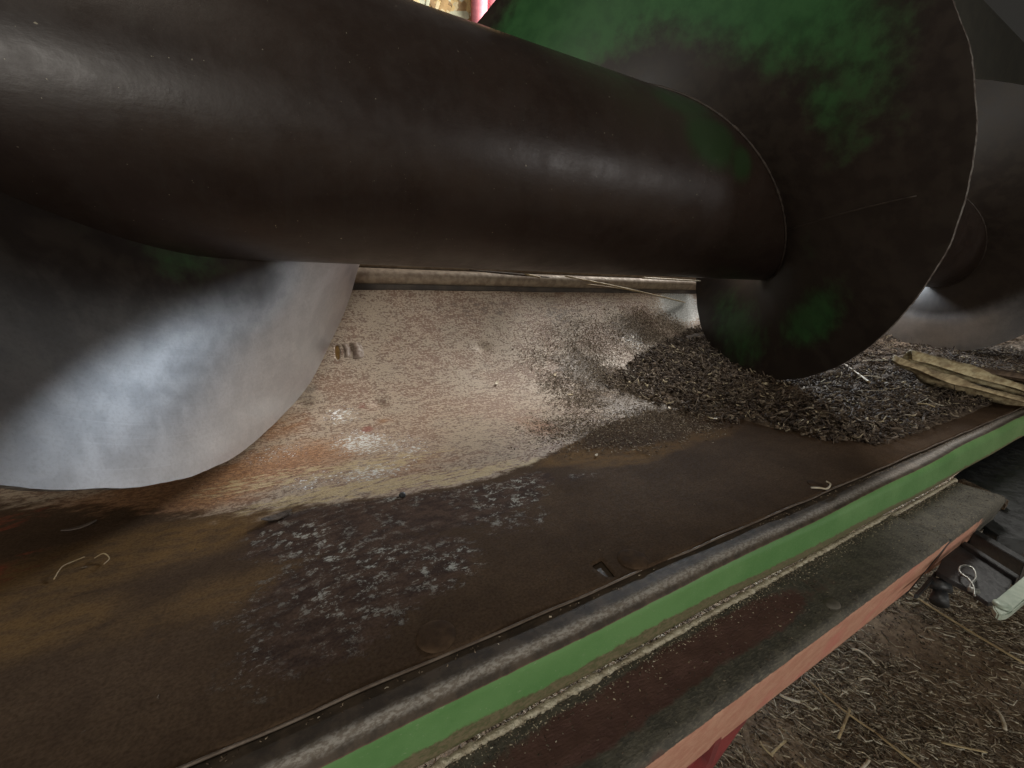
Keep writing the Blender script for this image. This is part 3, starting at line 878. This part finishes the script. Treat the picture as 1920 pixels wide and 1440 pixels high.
# broad stalk and husks at the right
def blade(name, pts, widths, mat, label, cat, th=.004, cup=.25):
    pts = [Vector(p) for p in pts]; V, F = [], []; nw = 8
    for i, p in enumerate(pts):
        t = (pts[min(i + 1, len(pts) - 1)] - pts[max(i - 1, 0)]).normalized()
        sd = t.cross(Vector((0, .35, 1))).normalized(); nn = sd.cross(t).normalized()
        for lay in (1, -1):
            for j in range(nw + 1):
                u = j / nw * 2 - 1
                hgt_ = -cup * widths[i] * u * u + noise.noise(Vector((i * .35, j * 1.3, 2))) * .007
                q = p + sd * (u * widths[i] * .5) + nn * (hgt_ + lay * th / 2 * (1 - .8 * abs(u)))
                V.append(q)
    st = 2 * (nw + 1)
    for i in range(len(pts) - 1):
        for j in range(nw):
            a = i * st + j; F.append((a, a + 1, a + st + 1, a + st))
            a = i * st + nw + 1 + j; F.append((a, a + st, a + st + 1, a + 1))
        for j0 in (0, nw):
            a = i * st + j0; b = a + nw + 1; F.append((a, a + st, b + st, b) if j0 == 0 else (a, b, b + st, a + st))
    for i in (0, len(pts) - 1):
        for j in range(nw):
            a = i * st + j; b = a + nw + 1; F.append((a, a + 1, b + 1, b) if i else (a, b, b + 1, a + 1))
    return tag(link(name, mesh(name, V, F), mat), label, cat)


def stripes(name, c1, c2, ang):
    m = Mat(name); co = m.coords('Object', (2.0, 14, 14), (0, 0, ang))
    n = m.noise(co, 9, 6, .6); c = m.mix(m.ramp(n, .38, .62), c1, c2); n3 = m.noise(m.coords(), 30, 5)
    c = m.mix(m.mul(m.ramp(n3, .5, .65), .5), c, (0.12, 0.08, 0.05))
    m.bump(n, .002, .7); return m.done(c, .6, 0, .35)


husk1 = stripes('fibrous_stalk', (0.50, 0.40, 0.24), (0.26, 0.19, 0.11), .25)
husk2 = stripes('fibrous_husk', (0.52, 0.44, 0.27), (0.33, 0.25, 0.14), .35)
blade('broken_stalk', curve3(on_x(1675, 668, 1.30), on_x(1790, 720, 1.34), on_x(1990, 765, 1.55), 18),
      [.022 + .050 * min(1, i / 5) + .012 * math.sin(i * 1.3) for i in range(18)], husk1, 'broad yellow stalk lying on the heap under the far flight', 'stalk', .006, .25)
blade('dry_husk', curve3(on_x(1705, 658, 1.38), on_x(1810, 680, 1.46), on_x(1980, 745, 1.60), 16),
      [.050 * math.sin(PI * min(1, .15 + i / 15 * .85)) ** .5 + .008 for i in range(16)], husk2, 'pale curled husk resting along the back of the yellow stalk', 'husk', .004, .5)
blade('bark_slab', curve3(on_x(1820, 690, 1.50), on_x(1880, 695, 1.52), on_x(1990, 720, 1.6), 10),
      [.05] * 10, stripes('brown_bark', (0.16, 0.11, 0.075), (0.08, 0.055, 0.04), .2), 'brown bark slab behind the pale husk at the right edge', 'bark', .008, .2)

# wedge of bark by the middle flight and its pale chip
blade('bark_wedge', curve3(tp(1262, 650, .006), tp(1300, 615, .022), tp(1345, 655, .012), 9), [.004, .016, .026, .034, .034, .03, .028, .026, .02], M['bark'],
      'dark wedge of bark standing in the bright dust left of the middle flight', 'bark', .006, .3)
blade('pale_wood_chip', curve3(tp(1298, 636, .012), tp(1318, 646, .012), tp(1345, 660, .012), 7), [.004, .012, .016, .016, .014, .010, .004], M['palechip'],
      'pale chip lying against the dark bark wedge', 'wood chip', .003, .1)


def flake(px, py, L, W, ang, mat, name, label, cat, h=.0015, group=None):
    x, s = on_trough(px, py); V, F = [], []
    prof_ = [(-1, .15), (-.6, .8), (0, 1), (.55, .85), (1, .2)]
    for u, wd in prof_:
        for v_ in (-1, 1):
            for lay in (1, -1):
                du = u * L / 2; dv = v_ * wd * W / 2
                a = x + du * math.cos(ang) - dv * math.sin(ang); b = s + du * math.sin(ang) + dv * math.cos(ang)
                V.append(surf(a, b, h + lay * .0006 + .002 * u * u * (L / .02)))
    for i in range(4):
        a = i * 4; F += [(a, a + 2, a + 6, a + 4), (a + 1, a + 5, a + 7, a + 3), (a, a + 4, a + 5, a + 1), (a + 2, a + 3, a + 7, a + 6)]
    F += [(0, 1, 3, 2), (16, 18, 19, 17)]
    return tag(link(name, mesh(name, V, F), mat, smooth=False), label, cat, group)


flake(931, 719, .018, .006, .9, M['palechip'], 'pale_flake', 'white sliver lying alone on the speckled trough wall', 'flake')
flake(1040, 704, .015, .006, .8, M['straw'], 'seed_husk', 'curved tan husk at the left edge of the fine chaff', 'husk')
flake(1068, 741, .016, .0055, -.3, M['straw'], 'seed_husk', 'tan husk just in front of the curved tan husk', 'husk')
flake(520, 972, .030, .012, .25, M['bark'], 'leaf_scrap', 'black leaf scrap at the left end of the flaking purple patch', 'leaf scrap', .002)
flake(150, 991, .026, .005, .35, M['bark'], 'bark_sliver', 'thin dark sliver on the rust near the left edge', 'bark')
flake(1118, 855, .008, .004, .5, M['palechip'], 'pale_flake', 'pale fleck on the orange rust in front of the fine chaff', 'flake')
for q in ((1255, 770, .018, .005, 1.0), (1337, 789, .022, .006, -.9)):
    flake(*q, M['straw'], 'straw_chip', 'tan straw chip at the front of the heap, ' + ('left one' if q[0] < 1300 else 'right one, standing up'), 'straw', .005)
def seedball(px, py, r):
    bm = bmesh.new(); bmesh.ops.create_icosphere(bm, subdivisions=3, radius=r)
    for v in bm.verts: v.co.z *= .8; v.co += v.co.normalized() * noise.noise(v.co * 400) * r * .25
    me = bpy.data.meshes.new('seed'); bm.to_mesh(me); bm.free()
    xform(me, Matrix.Translation(tp(px, py, r * .7))); o = link('seed', me, M['black']); return o
tag(seedball(755, 932, .0042), 'small round black seed on the pale wear line', 'seed')

# curls of straw
def curl(name, pix, rad, mat, label, h=.002):
    P = [tp(a, b, h + .003 * math.sin(i * 1.3) ** 2) for i, (a, b) in enumerate(pix)]
    Q = []
    for i in range(len(P) - 1):
        p0, p1, p2, p3 = P[max(i - 1, 0)], P[i], P[i + 1], P[min(i + 2, len(P) - 1)]
        for t in (0, .25, .5, .75):
            Q.append(.5 * ((2 * p1) + (p2 - p0) * t + (2 * p0 - 5 * p1 + 4 * p2 - p3) * t * t + (3 * p1 - p0 - 3 * p2 + p3) * t ** 3))
    Q.append(P[-1])
    return tag(link(name, tube_me(name, Q, rad, 6), mat), label, 'straw')
curl('straw_fibre', [(102, 1090), (118, 1072), (138, 1058), (160, 1050)], .0005, M['stalk'], 'fine curved straw fibre on the ochre rust at left, the left one')
curl('straw_fibre', [(178, 1050), (196, 1046), (206, 1052), (196, 1064)], .0005, M['stalk'], 'fine hooked straw fibre on the ochre rust at left, the right one')
curl('straw_curl', [(1520, 917), (1535, 921), (1550, 920), (1556, 912), (1548, 908)], .0011, M['palechip'], 'pale curled straw lying beside the lip edge')
curl('twig', [(1300, 708), (1330, 702), (1370, 690), (1400, 694)], .002, M['palechip'], 'pale twig lying flat on the heap under the middle flight', .02)
curl('twig', [(1560, 700), (1580, 715), (1605, 735), (1622, 752)], .0026, M['stalk'], 'brown twig slanting down the front of the heap', .045)
curl('twig', [(1470, 740), (1490, 730), (1515, 724)], .002, M['straw'], 'short tan twig on the heap right of the pale twig', .04)
curl('grass_stem', [(1600, 742), (1618, 738), (1650, 742)], .0012, M['palechip'], 'thin pale grass stem on top of the heap', .045)
curl('grass_stem', [(1712, 782), (1730, 786), (1745, 790)], .0014, M['straw'], 'thin pale grass stem low on the right of the heap', .03)

# round ring in the heap
bm = bmesh.new()
R1, R2 = .0165, .0042
for i in range(28):
    for j in range(10):
        g1, g2 = 2 * PI * i / 28, 2 * PI * j / 10
        rr_ = R1 + R2 * math.cos(g2) + .0008 * math.sin(3 * g1)
        bm.verts.new((rr_ * math.cos(g1), rr_ * math.sin(g1), R2 * math.sin(g2) * 1.3))
bm.verts.ensure_lookup_table()
for i in range(28):
    for j in range(10):
        bm.faces.new([bm.verts[k_] for k_ in (i * 10 + j, ((i + 1) % 28) * 10 + j, ((i + 1) % 28) * 10 + (j + 1) % 10, i * 10 + (j + 1) % 10)])
me = bpy.data.meshes.new('husk_ring'); bm.to_mesh(me); bm.free()
rp = tp(1525, 777, 0); rp = rp * (1 - .03 / rp.length) if rp.length else rp
d_ = Vector(ray(1525, 777)); rp = tp(1525, 777, 0) - d_ * .03
xform(me, Matrix.Translation(rp) @ Matrix.Rotation(.5, 4, 'X'))
tag(link('husk_ring', me, simple('grey_husk', (0.17, 0.15, 0.12), (0.09, 0.075, 0.06), 90, .7)), 'round grey husk ring half sunk in the front of the heap', 'husk')

# ------------------------------------------------------------------ trailer beam below the lip
YB0, YB1, ZB, ZBb = .1340, .1975, -.3030, -.4050
beam = thing('trailer_beam', (.2, .165, ZBb), 'dusty red steel beam running below the green edge of the trough', 'beam')


def beam_piece(name, x0, x1, y0, y1, z0, z1, seed, r=.006, lean=0):
    nx = int((x1 - x0) / .006) + 2; xs = np.linspace(x0, x1, nx)
    pr = []
    def arc(cy, cz, a0, a1):
        for a in np.linspace(a0, a1, 6): pr.append((cy + r * math.cos(a), cz + r * math.sin(a)))
    arc(y1 - r, z1 - r, 0, PI / 2)
    for y in np.linspace(y1 - r, y0 + r, 12)[1:-1]: pr.append((y, z1))
    arc(y0 + r, z1 - r, PI / 2, PI)
    for z in np.linspace(z1 - r, z0 + r, 8)[1:-1]: pr.append((y0, z))
    arc(y0 + r, z0 + r, PI, 1.5 * PI); arc(y1 - r, z0 + r, 1.5 * PI, 2 * PI)
    pr = np.array(pr); m_ = len(pr); pr[:, 0] += lean * np.clip((z1 - r - pr[:, 1]) / (z1 - z0), 0, 1)
    V = np.zeros((nx, m_, 3)); V[..., 0] = xs[:, None]; V[..., 1] = pr[None, :, 0]; V[..., 2] = pr[None, :, 1]
    for i, x in enumerate(xs):
        for j in range(m_):
            d = noise.noise(Vector((x * 40, pr[j][0] * 90, seed))) * .0007 + noise.noise(Vector((x * 6, j * .1, seed))) * .0008
            V[i, j, 2] += d
    idx = np.arange(nx * m_).reshape(nx, m_); j2 = np.roll(idx, -1, 1)
    Q = np.stack([idx[:-1], j2[:-1], j2[1:], idx[1:]], -1).reshape(-1, 4)
    F = [tuple(q) for q in Q] + [tuple(idx[0]), tuple(idx[-1][::-1])]
    me = mesh(name, V.reshape(-1, 3), F)
    Yv, Zv, Xv = V[..., 1].ravel(), V[..., 2].ravel(), V[..., 0].ravel()
    u = (y1 - Yv) / (y1 - y0)
    nn = np.array([noise.noise(Vector((a * 9, b * 20, 4))) for a, b in zip(Xv, Yv)])
    dust = np.clip(.25 + .9 * np.exp(-((u - .86) / .16) ** 2) + .9 * np.exp(-(u / .16) ** 2) + np.clip((Xv - .32) * 2.6, 0, 1) + nn * .5, 0, 1)
    face = np.clip((z1 - .0035 - Zv) / .004, 0, 1) * (Yv < y0 + .045) * (1 if x1 < .9 else np.clip((x1 - Xv - .05) / .1, 0, .75))
    set_attr(me, 'stain', np.stack([dust, face, nn], 1))
    me.polygons.foreach_set('use_smooth', [True] * len(me.polygons))
    return me


xe = .722
link('beam_tube', beam_piece('beam_tube', -1.0, xe, YB0, YB1, ZBb, ZB, 1, .006, .026), M['beam'], beam)
link('inner_beam', beam_piece('inner_beam', xe + .0055, .972, YB0 + .001, YB1 - .002, ZBb + .035, ZB - .006, 8, .006, .012), M['beam'], beam)
# black plate at the end of the outer beam
bm = bmesh.new(); q_ = [(YB0 - .001, ZB - .004), (YB1, ZB - .002), (YB1 + .02, ZBb - .002), (YB0 + .024, ZBb - .002)]
va = [bm.verts.new((xe + .001, a, b)) for a, b in q_]; vb = [bm.verts.new((xe + .005, a, b)) for a, b in q_]
bm.faces.new(va[::-1]); bm.faces.new(vb)
for i in range(4): bm.faces.new((va[i], va[(i + 1) % 4], vb[(i + 1) % 4], vb[i]))
bmesh.ops.recalc_face_normals(bm, faces=bm.faces[:]); pl = bpy.data.meshes.new('end_plate'); bm.to_mesh(pl); bm.free()
link('end_plate', pl, M['black'], beam)
# leg: slanting plate brace with a thin rib
def plate_y(name, pix, y, th, mat, parent):
    P = [on_y(a, b, y) for a, b in pix]
    bm = bmesh.new(); f = [bm.verts.new(p) for p in P]; r_ = [bm.verts.new(p + Vector((0, th, 0))) for p in P]
    bm.faces.new(f); bm.faces.new(r_[::-1]); n = len(P)
    for i in range(n): bm.faces.new((f[i], r_[i], r_[(i + 1) % n], f[(i + 1) % n]))
    bmesh.ops.recalc_face_normals(bm, faces=bm.faces[:])
    me = bpy.data.meshes.new(name); bm.to_mesh(me); bm.free(); return link(name, me, mat, parent, smooth=False)
plate_y('brace', [(1404, 1325), (1402, 1348), (1339, 1437), (1215, 1620), (1130, 1600), (1290, 1400), (1300, 1370)], .162, .005, M['redleg'], beam)
plate_y('brace_rib', [(1352, 1360), (1353, 1385), (1336, 1432), (1255, 1560), (1250, 1556), (1328, 1430), (1344, 1385), (1344, 1360)], .154, .008, M['redleg'], beam)
# low knob on the beam top
kb = on_z(1560, 1133, ZB)
V = [];
n = 20
for rr, hh in ((.009, 0), (.0075, .0028), (.004, .0036)):
    for k in range(n): V.append((kb.x + rr * math.cos(2 * PI * k / n), kb.y + rr * math.sin(2 * PI * k / n) * .8, ZB + hh - .0005))
F = [(i * n + k, i * n + (k + 1) % n, (i + 1) * n + (k + 1) % n, (i + 1) * n + k) for i in range(2) for k in range(n)] + [tuple(2 * n + k for k in range(n))]
link('knob', mesh('knob', V, F), simple('dusty_knob', (0.08, 0.07, 0.055), (0.13, 0.11, 0.085), 60, .8), beam)

# cream dust ridge along the back edge of the beam
n = 900; xs2 = np.linspace(-.3, .98, n); V, F = [], []
for i, x in enumerate(xs2):
    r0 = .0021 + .0011 * noise.noise(Vector((x * 30, 0, 1))) + .0012 * noise.noise(Vector((x * 140, 0, 2)))
    if x > xe: r0 *= .9
    for k in range(9):
        g_ = PI * k / 8
        rk = r0 * (1 + .5 * noise.noise(Vector((x * 300, k, 3))))
        V.append((x, YB1 - .0015 + rk * 1.4 * math.cos(g_), ZB - .0006 - (.005 if x > xe + .004 else 0) + max(0, rk * math.sin(g_)) * 1.2))
F = [(i * 9 + k, i * 9 + k + 1, (i + 1) * 9 + k + 1, (i + 1) * 9 + k) for i in range(n - 1) for k in range(8)]
tag(link('dust_ridge', mesh('dust_ridge', V, F), M['creamdust']), 'cream ridge of dust along the back edge of the red beam', 'dust', None, 'stuff')
n = 2600
x_ = rng.uniform(-.15, .97, n); y_ = YB1 - .003 - np.abs(rng.normal(size=n)) * .007
zt = np.where(x_ > xe + .004, ZB - .006, ZB)
P = np.stack([x_, y_, zt], 1); Nn = np.tile([0, 0, 1.0], (n, 1))
o = bits('dust_crumbs', P, Nn, (.0008, .0022), (.0005, .0012), M['strawbits'], curl=.5, lift=(0, .0008), thick=.7, tilt=.5)
tag(o, 'pale crumbs spilling from the dust ridge onto the beam', 'crumbs', None, 'stuff')
n = 900
x_ = rng.uniform(.0, .97, n); y_ = rng.uniform(YB0 + .004, YB1, n); zt = np.where(x_ > xe + .004, ZB - .006, ZB)
P = np.stack([x_, y_, zt], 1)
o = bits('beam_crumbs', P, Nn[:n], (.0010, .0035), (.0006, .0014), M['pilebits'], curl=.8, lift=(0, .0007), thick=.6, tilt=.4)
tag(o, 'dark crumbs sprinkled over the dusty beam top', 'crumbs', None, 'stuff')

# ------------------------------------------------------------------ hitch at the beam end
hz_ = -.352
hitch = thing('tow_hitch', on_z(1820, 1075, hz_), 'black steel hitch bracket with ring clip at the end of the red beam', 'hitch')
def prism(name, pix, z, th, mat, parent, bevel=.0008, open_top=None):
    P = [on_z(a, b, z) for a, b in pix]
    bm = bmesh.new(); top = [bm.verts.new(p) for p in P]; bot = [bm.verts.new(p + Vector((0, 0, -th))) for p in P]
    bm.faces.new(top); bm.faces.new(bot[::-1]); n = len(P)
    for i in range(n): bm.faces.new((top[i], bot[i], bot[(i + 1) % n], top[(i + 1) % n]))
    bmesh.ops.recalc_face_normals(bm, faces=bm.faces[:])
    bmesh.ops.bevel(bm, geom=bm.edges[:], offset=bevel, segments=2, affect='EDGES')
    me = bpy.data.meshes.new(name); bm.to_mesh(me); bm.free(); return link(name, me, mat, parent, smooth=False)


prism('bracket_plate', [(1781, 1016), (1806, 1018), (1903, 1081), (1878, 1126), (1853, 1130), (1812, 1102), (1780, 1086), (1756, 1072)], -.352, .006, M['black'], hitch)
prism('side_plate', [(1754, 1070), (1762, 1072), (1722, 1116), (1714, 1114)], -.362, .006, M['black'], hitch)
prism('channel_wall', [(1804, 1018), (1809, 1014), (1912, 1079), (1906, 1084)], -.346, .012, M['black'], hitch)
prism('channel_wall', [(1824, 998), (1832, 993), (1930, 1050), (1921, 1056)], -.345, .030, M['black'], hitch)
prism('channel_floor', [(1804, 1017), (1828, 997), (1922, 1052), (1908, 1082)], -.372, .004, M['hollow'], hitch)
prism('mount_block', [(1797, 901), (1788, 893), (1822, 868), (1880, 835), (1990, 780), (1990, 1000), (1925, 1015), (1872, 1005), (1846, 985), (1884, 948)], -.352, .06, M['black'], hitch)
prism('mount_edge', [(1797, 899), (1806, 897), (1892, 938), (1886, 945)], -.338, .012, M['soil'], hitch)
rp_ = [(1818, 1106), (1820, 1096), (1829, 1086), (1829, 1076), (1824, 1067), (1812, 1062), (1801, 1064), (1798, 1072), (1804, 1080), (1813, 1086), (1822, 1098), (1826, 1110), (1826, 1123)]
P = [on_z(a, b, -.3445) for a, b in rp_]; Qp = []
for i in range(len(P) - 1):
    p0, p1, p2, p3 = P[max(i - 1, 0)], P[i], P[i + 1], P[min(i + 2, len(P) - 1)]
    for t in (0, .25, .5, .75):
        Qp.append(.5 * ((2 * p1) + (p2 - p0) * t + (2 * p0 - 5 * p1 + 4 * p2 - p3) * t * t + (3 * p1 - p0 - 3 * p2 + p3) * t ** 3) + Vector((0, 0, .003 * i / 12)))
link('ring_clip', tube_me('ring_clip', Qp, .0012, 8), M['zinc'], hitch)
link('clip_pin', tube_me('clip_pin', [on_z(1815, 1104, -.344), on_z(1836, 1110, -.344)], .0030, 12), M['zinc'], hitch)
link('pin_body', tube_me('pin_body', [on_z(1742, 1092, -.37), on_z(1784, 1100, -.366)], [.0075, .0085], 16), M['black'], hitch)
link('pin_body', tube_me('pin_body', [on_z(1764, 1100, -.372), on_z(1762, 1118, -.38), on_z(1761, 1130, -.384)], [.006, .0085, .0095], 16), M['black'], hitch)
# strap lever
strap = prism('strap_lever', [(1863, 1130), (1866, 1124), (1874, 1118), (1990, 1022), (2012, 1048), (1898, 1146), (1890, 1151), (1880, 1153), (1871, 1150), (1865, 1143), (1862, 1136)], -.330, .008, M['strap'], None, .0012)
tag(strap, 'grey green flat steel lever with a round bolt at its end by the hitch', 'lever')
bc = on_z(1879, 1136, -.3295)
V = []; n = 22
for rr, hh in ((.0075, 0), (.0072, .0022), (.006, .0032), (.003, .0036)):
    for k in range(n): V.append((bc.x + rr * math.cos(2 * PI * k / n), bc.y + rr * math.sin(2 * PI * k / n), bc.z + hh))
F = [(i * n + k, i * n + (k + 1) % n, (i + 1) * n + (k + 1) % n, (i + 1) * n + k) for i in range(3) for k in range(n)] + [tuple(3 * n + k for k in range(n))]
link('bolt_head', mesh('bolt_head', V, F), M['strap'], strap)
# green machine panel glimpsed behind the hitch
gp = prism('green_panel', [(1878, 882), (1905, 862), (2020, 810), (2020, 905), (1905, 902)], -.40, .03, M['greenmach'], None)
tag(gp, 'dark green metal panel glimpsed below the lip at the right edge', 'panel')

# ------------------------------------------------------------------ ground
ZG = -.92
gx = np.concatenate([np.arange(-14, -1, .5), np.arange(-1, 4, .03), np.arange(4, 16, .5)]); gy = np.concatenate([np.arange(-12, -1, .5), np.arange(-1, 2, .03), np.arange(2, 14, .5)])
GX, GY = np.meshgrid(gx, gy, indexing='ij')
GZ = ZG + .012 * vnoise(GX, GY, 2.5, 1) + .008 * vnoise(GX, GY, 9, 2)
idx = np.arange(GX.size).reshape(GX.shape)
Q = np.stack([idx[:-1, :-1], idx[1:, :-1], idx[1:, 1:], idx[:-1, 1:]], -1).reshape(-1, 4)
gnd = link('ground', fastmesh('ground', np.stack([GX, GY, GZ], -1).reshape(-1, 3), Q), M['ground'])
tag(gnd, None, None, None, 'structure')
n = 70000
x_ = rng.uniform(.25, 2.9, n); y_ = rng.uniform(-.3, .8, n)
nn = np.array([noise.noise(Vector((a * 3.2, b * 3.2, 9))) for a, b in zip(x_, y_)])
k = (nn + rng.uniform(-.5, .5, n)) > -.12; x_, y_ = x_[k], y_[k]
zz = np.array([ZG + .012 * noise.noise(Vector((a * 2.5, b * 2.5, 1))) + .008 * noise.noise(Vector((a * 9, b * 9, 2))) for a, b in zip(x_, y_)])
P = np.stack([x_, y_, zz], 1); Nn = np.tile([0, 0, 1.0], (len(x_), 1))
o = bits('straw_litter', P, Nn, (.008, .050), (.0018, .0055), M['strawbits'], curl=.7, lift=(0, .008), thick=.4, tilt=.25, dirn=(.55, -.9, 0), dspread=.7)
tag(o, 'trampled straw and chaff littering the dirt floor', 'straw', None, 'stuff')
n = 14000
x_ = rng.uniform(.15, 2.6, n); y_ = rng.uniform(-.35, .8, n)
zz = np.array([ZG + .012 * noise.noise(Vector((a * 2.5, b * 2.5, 1))) + .008 * noise.noise(Vector((a * 9, b * 9, 2))) for a, b in zip(x_, y_)])
o = bits('floor_chaff', np.stack([x_, y_, zz], 1), np.tile([0, 0, 1.0], (n, 1)), (.004, .014), (.002, .005), M['pilebits'], curl=.7, lift=(0, .004), thick=.5, tilt=.4)
tag(o, 'fine brown chaff trodden into the dirt floor', 'chaff', None, 'stuff')


def gstraw(pix, r, label, mat='straw', name='straw', lift=.008):
    P = [on_z(a, b, ZG + lift + .006) for a, b in pix]
    if len(P) == 2: P = [P[0], (P[0] + P[1]) / 2 + Vector((.002, .003, .004)), P[1]]
    Q = curve3(P[0], P[1] * 2 - (P[0] + P[2]) / 2, P[2], 12) if len(P) == 3 else P
    return strip(name, Q, r, M[mat], label, 'straw', 'loose straws on the dirt floor', .6)


gstraw([(1700, 1108), (1800, 1172), (1935, 1252)], 0.0042, 'longest straight yellow stem lying on the floor beside the hitch')
gstraw([(1598, 1218), (1615, 1222), (1640, 1244)], 0.0031, 'pale bent straw on the floor just below the beam end', 'palechip')
gstraw([(1612, 1276), (1624, 1272), (1636, 1276)], 0.0020, 'small pale arc of straw on bare floor', 'palechip')
gstraw([(1462, 1302), (1478, 1310), (1500, 1316)], 0.0033, 'short white straw touching the underside line of the beam', 'palechip')
gstraw([(1594, 1328), (1585, 1352), (1572, 1384)], 0.0026, 'upright pale straw crossing the long dark one', 'straw')
gstraw([(1425, 1390), (1435, 1405), (1450, 1418)], 0.0020, 'left arm of the pale V of straw', 'straw')
gstraw([(1447, 1414), (1458, 1402), (1474, 1388)], 0.0024, 'right arm of the pale V of straw', 'straw')
gstraw([(1510, 1272), (1580, 1330), (1640, 1372)], 0.0027, 'long brown straw running under the upright pale straw', 'stalk')
gstraw([(1640, 1372), (1700, 1420), (1745, 1452)], 0.0031, 'long olive straw near the bottom edge', 'stalk')
gstraw([(1495, 1430), (1515, 1445), (1540, 1460)], 0.0026, 'brown straw cut by the bottom edge of the picture', 'stalk')
gstraw([(1608, 1448), (1620, 1436), (1630, 1424)], 0.0029, 'short bright straw standing at the bottom edge', 'palechip')
gstraw([(1868, 1330), (1880, 1350), (1884, 1368)], 0.0037, 'curved pale husk near the right edge of the floor', 'palechip')
gstraw([(1765, 1392), (1800, 1400), (1850, 1410)], 0.0024, 'thin pale straw lying level near the bottom right corner', 'straw')

# ------------------------------------------------------------------ rear wall
YW = 3.0
wall = thing('osb_wall', (1.0, YW, ZG), 'yellow strand board wall of the shed behind the auger', 'wall')
bd = box_me('board', (9, .015, 4.6)); xform(bd, Matrix.Translation((1.5, YW + .0075, ZG + 2.3)))
link('board', bd, M['osb'], wall)
osbcols = [simple('strand_colour_%d' % i, c, tuple(v * .7 for v in c), 18, .7, 0, .0008) for i, c in enumerate([(0.66, 0.47, 0.20), (0.74, 0.60, 0.34), (0.52, 0.33, 0.13), (0.62, 0.62, 0.44), (0.36, 0.22, 0.09)])]
cen_ = on_y(840, 5, YW)
smesh = []
for q in range(10):
    L = .10 + .05 * q / 9; Wd = .022 + .012 * (q % 3)
    V = []
    for u, wd in ((-1, .6), (-.8, 1), (.75, .9), (1, .5)):
        for v_ in (-1, 1): V += [(u * L / 2, -.0012, v_ * wd * Wd / 2), (u * L / 2, .0004, v_ * wd * Wd / 2)]
    F = []
    for i in range(3):
        a = i * 4; F += [(a, a + 2, a + 6, a + 4), (a, a + 4, a + 5, a + 1), (a + 2, a + 3, a + 7, a + 6)]
    F += [(0, 1, 3, 2), (12, 14, 15, 13)]
    sm_ = mesh('strand', V, F); sm_.materials.append(osbcols[q % 5]); smesh.append(sm_)
for i in range(290):
    o = bpy.data.objects.new('strand', smesh[rnd.randrange(10)]); COL.objects.link(o); o.parent = wall
    x = cen_.x + rnd.gauss(0, .26); z = cen_.z + rnd.gauss(0, .22)
    o.location = (x - 1.0, -.0008 - .0016 * rnd.random() - i * .000012, z - ZG)
    o.rotation_euler = (0, rnd.gauss(PI / 2.2, .7), 0)
dw = box_me('dark_shed_wall', (12, .05, 5)); xform(dw, Matrix.Translation((9.1, 2.9, ZG + 2.5)))
tag(link('dark_shed_wall', dw, simple('dark_shed_sheet', (0.55, 0.53, 0.47), (0.62, 0.60, 0.52), 5, .8)), 'dark grey shed wall seen past the far flight at the top right', 'wall')
dw = box_me('shed_end_wall', (.05, 10, 5)); xform(dw, Matrix.Translation((13, -2.2, ZG + 2.5)))
tag(link('shed_end_wall', dw, simple('dark_shed_end', (0.55, 0.53, 0.47), (0.62, 0.60, 0.52), 5, .8)), 'dim end wall of the shed far beyond the right end of the auger', 'wall')
# pink post in front of the wall: two boards
pl_, pr_ = on_y(887, 20, YW - .06), on_y(912, 20, YW - .06)
post = thing('pink_post', (pl_.x + .07, YW - .06, ZG), 'pink painted wooden post in front of the strand board wall', 'post')
wd = .105
b1 = box_me('post_board', (wd, .04, 3.4), .002); xform(b1, Matrix.Translation((pl_.x + wd / 2, YW - .04, ZG + 1.7)))
link('post_board', b1, M['pink'], post)
b2 = box_me('post_board', (.12, .035, 3.4), .002); xform(b2, Matrix.Translation((pl_.x + wd + .002 + .06, YW - .032, ZG + 1.7)))
link('post_board', b2, M['pink'], post)
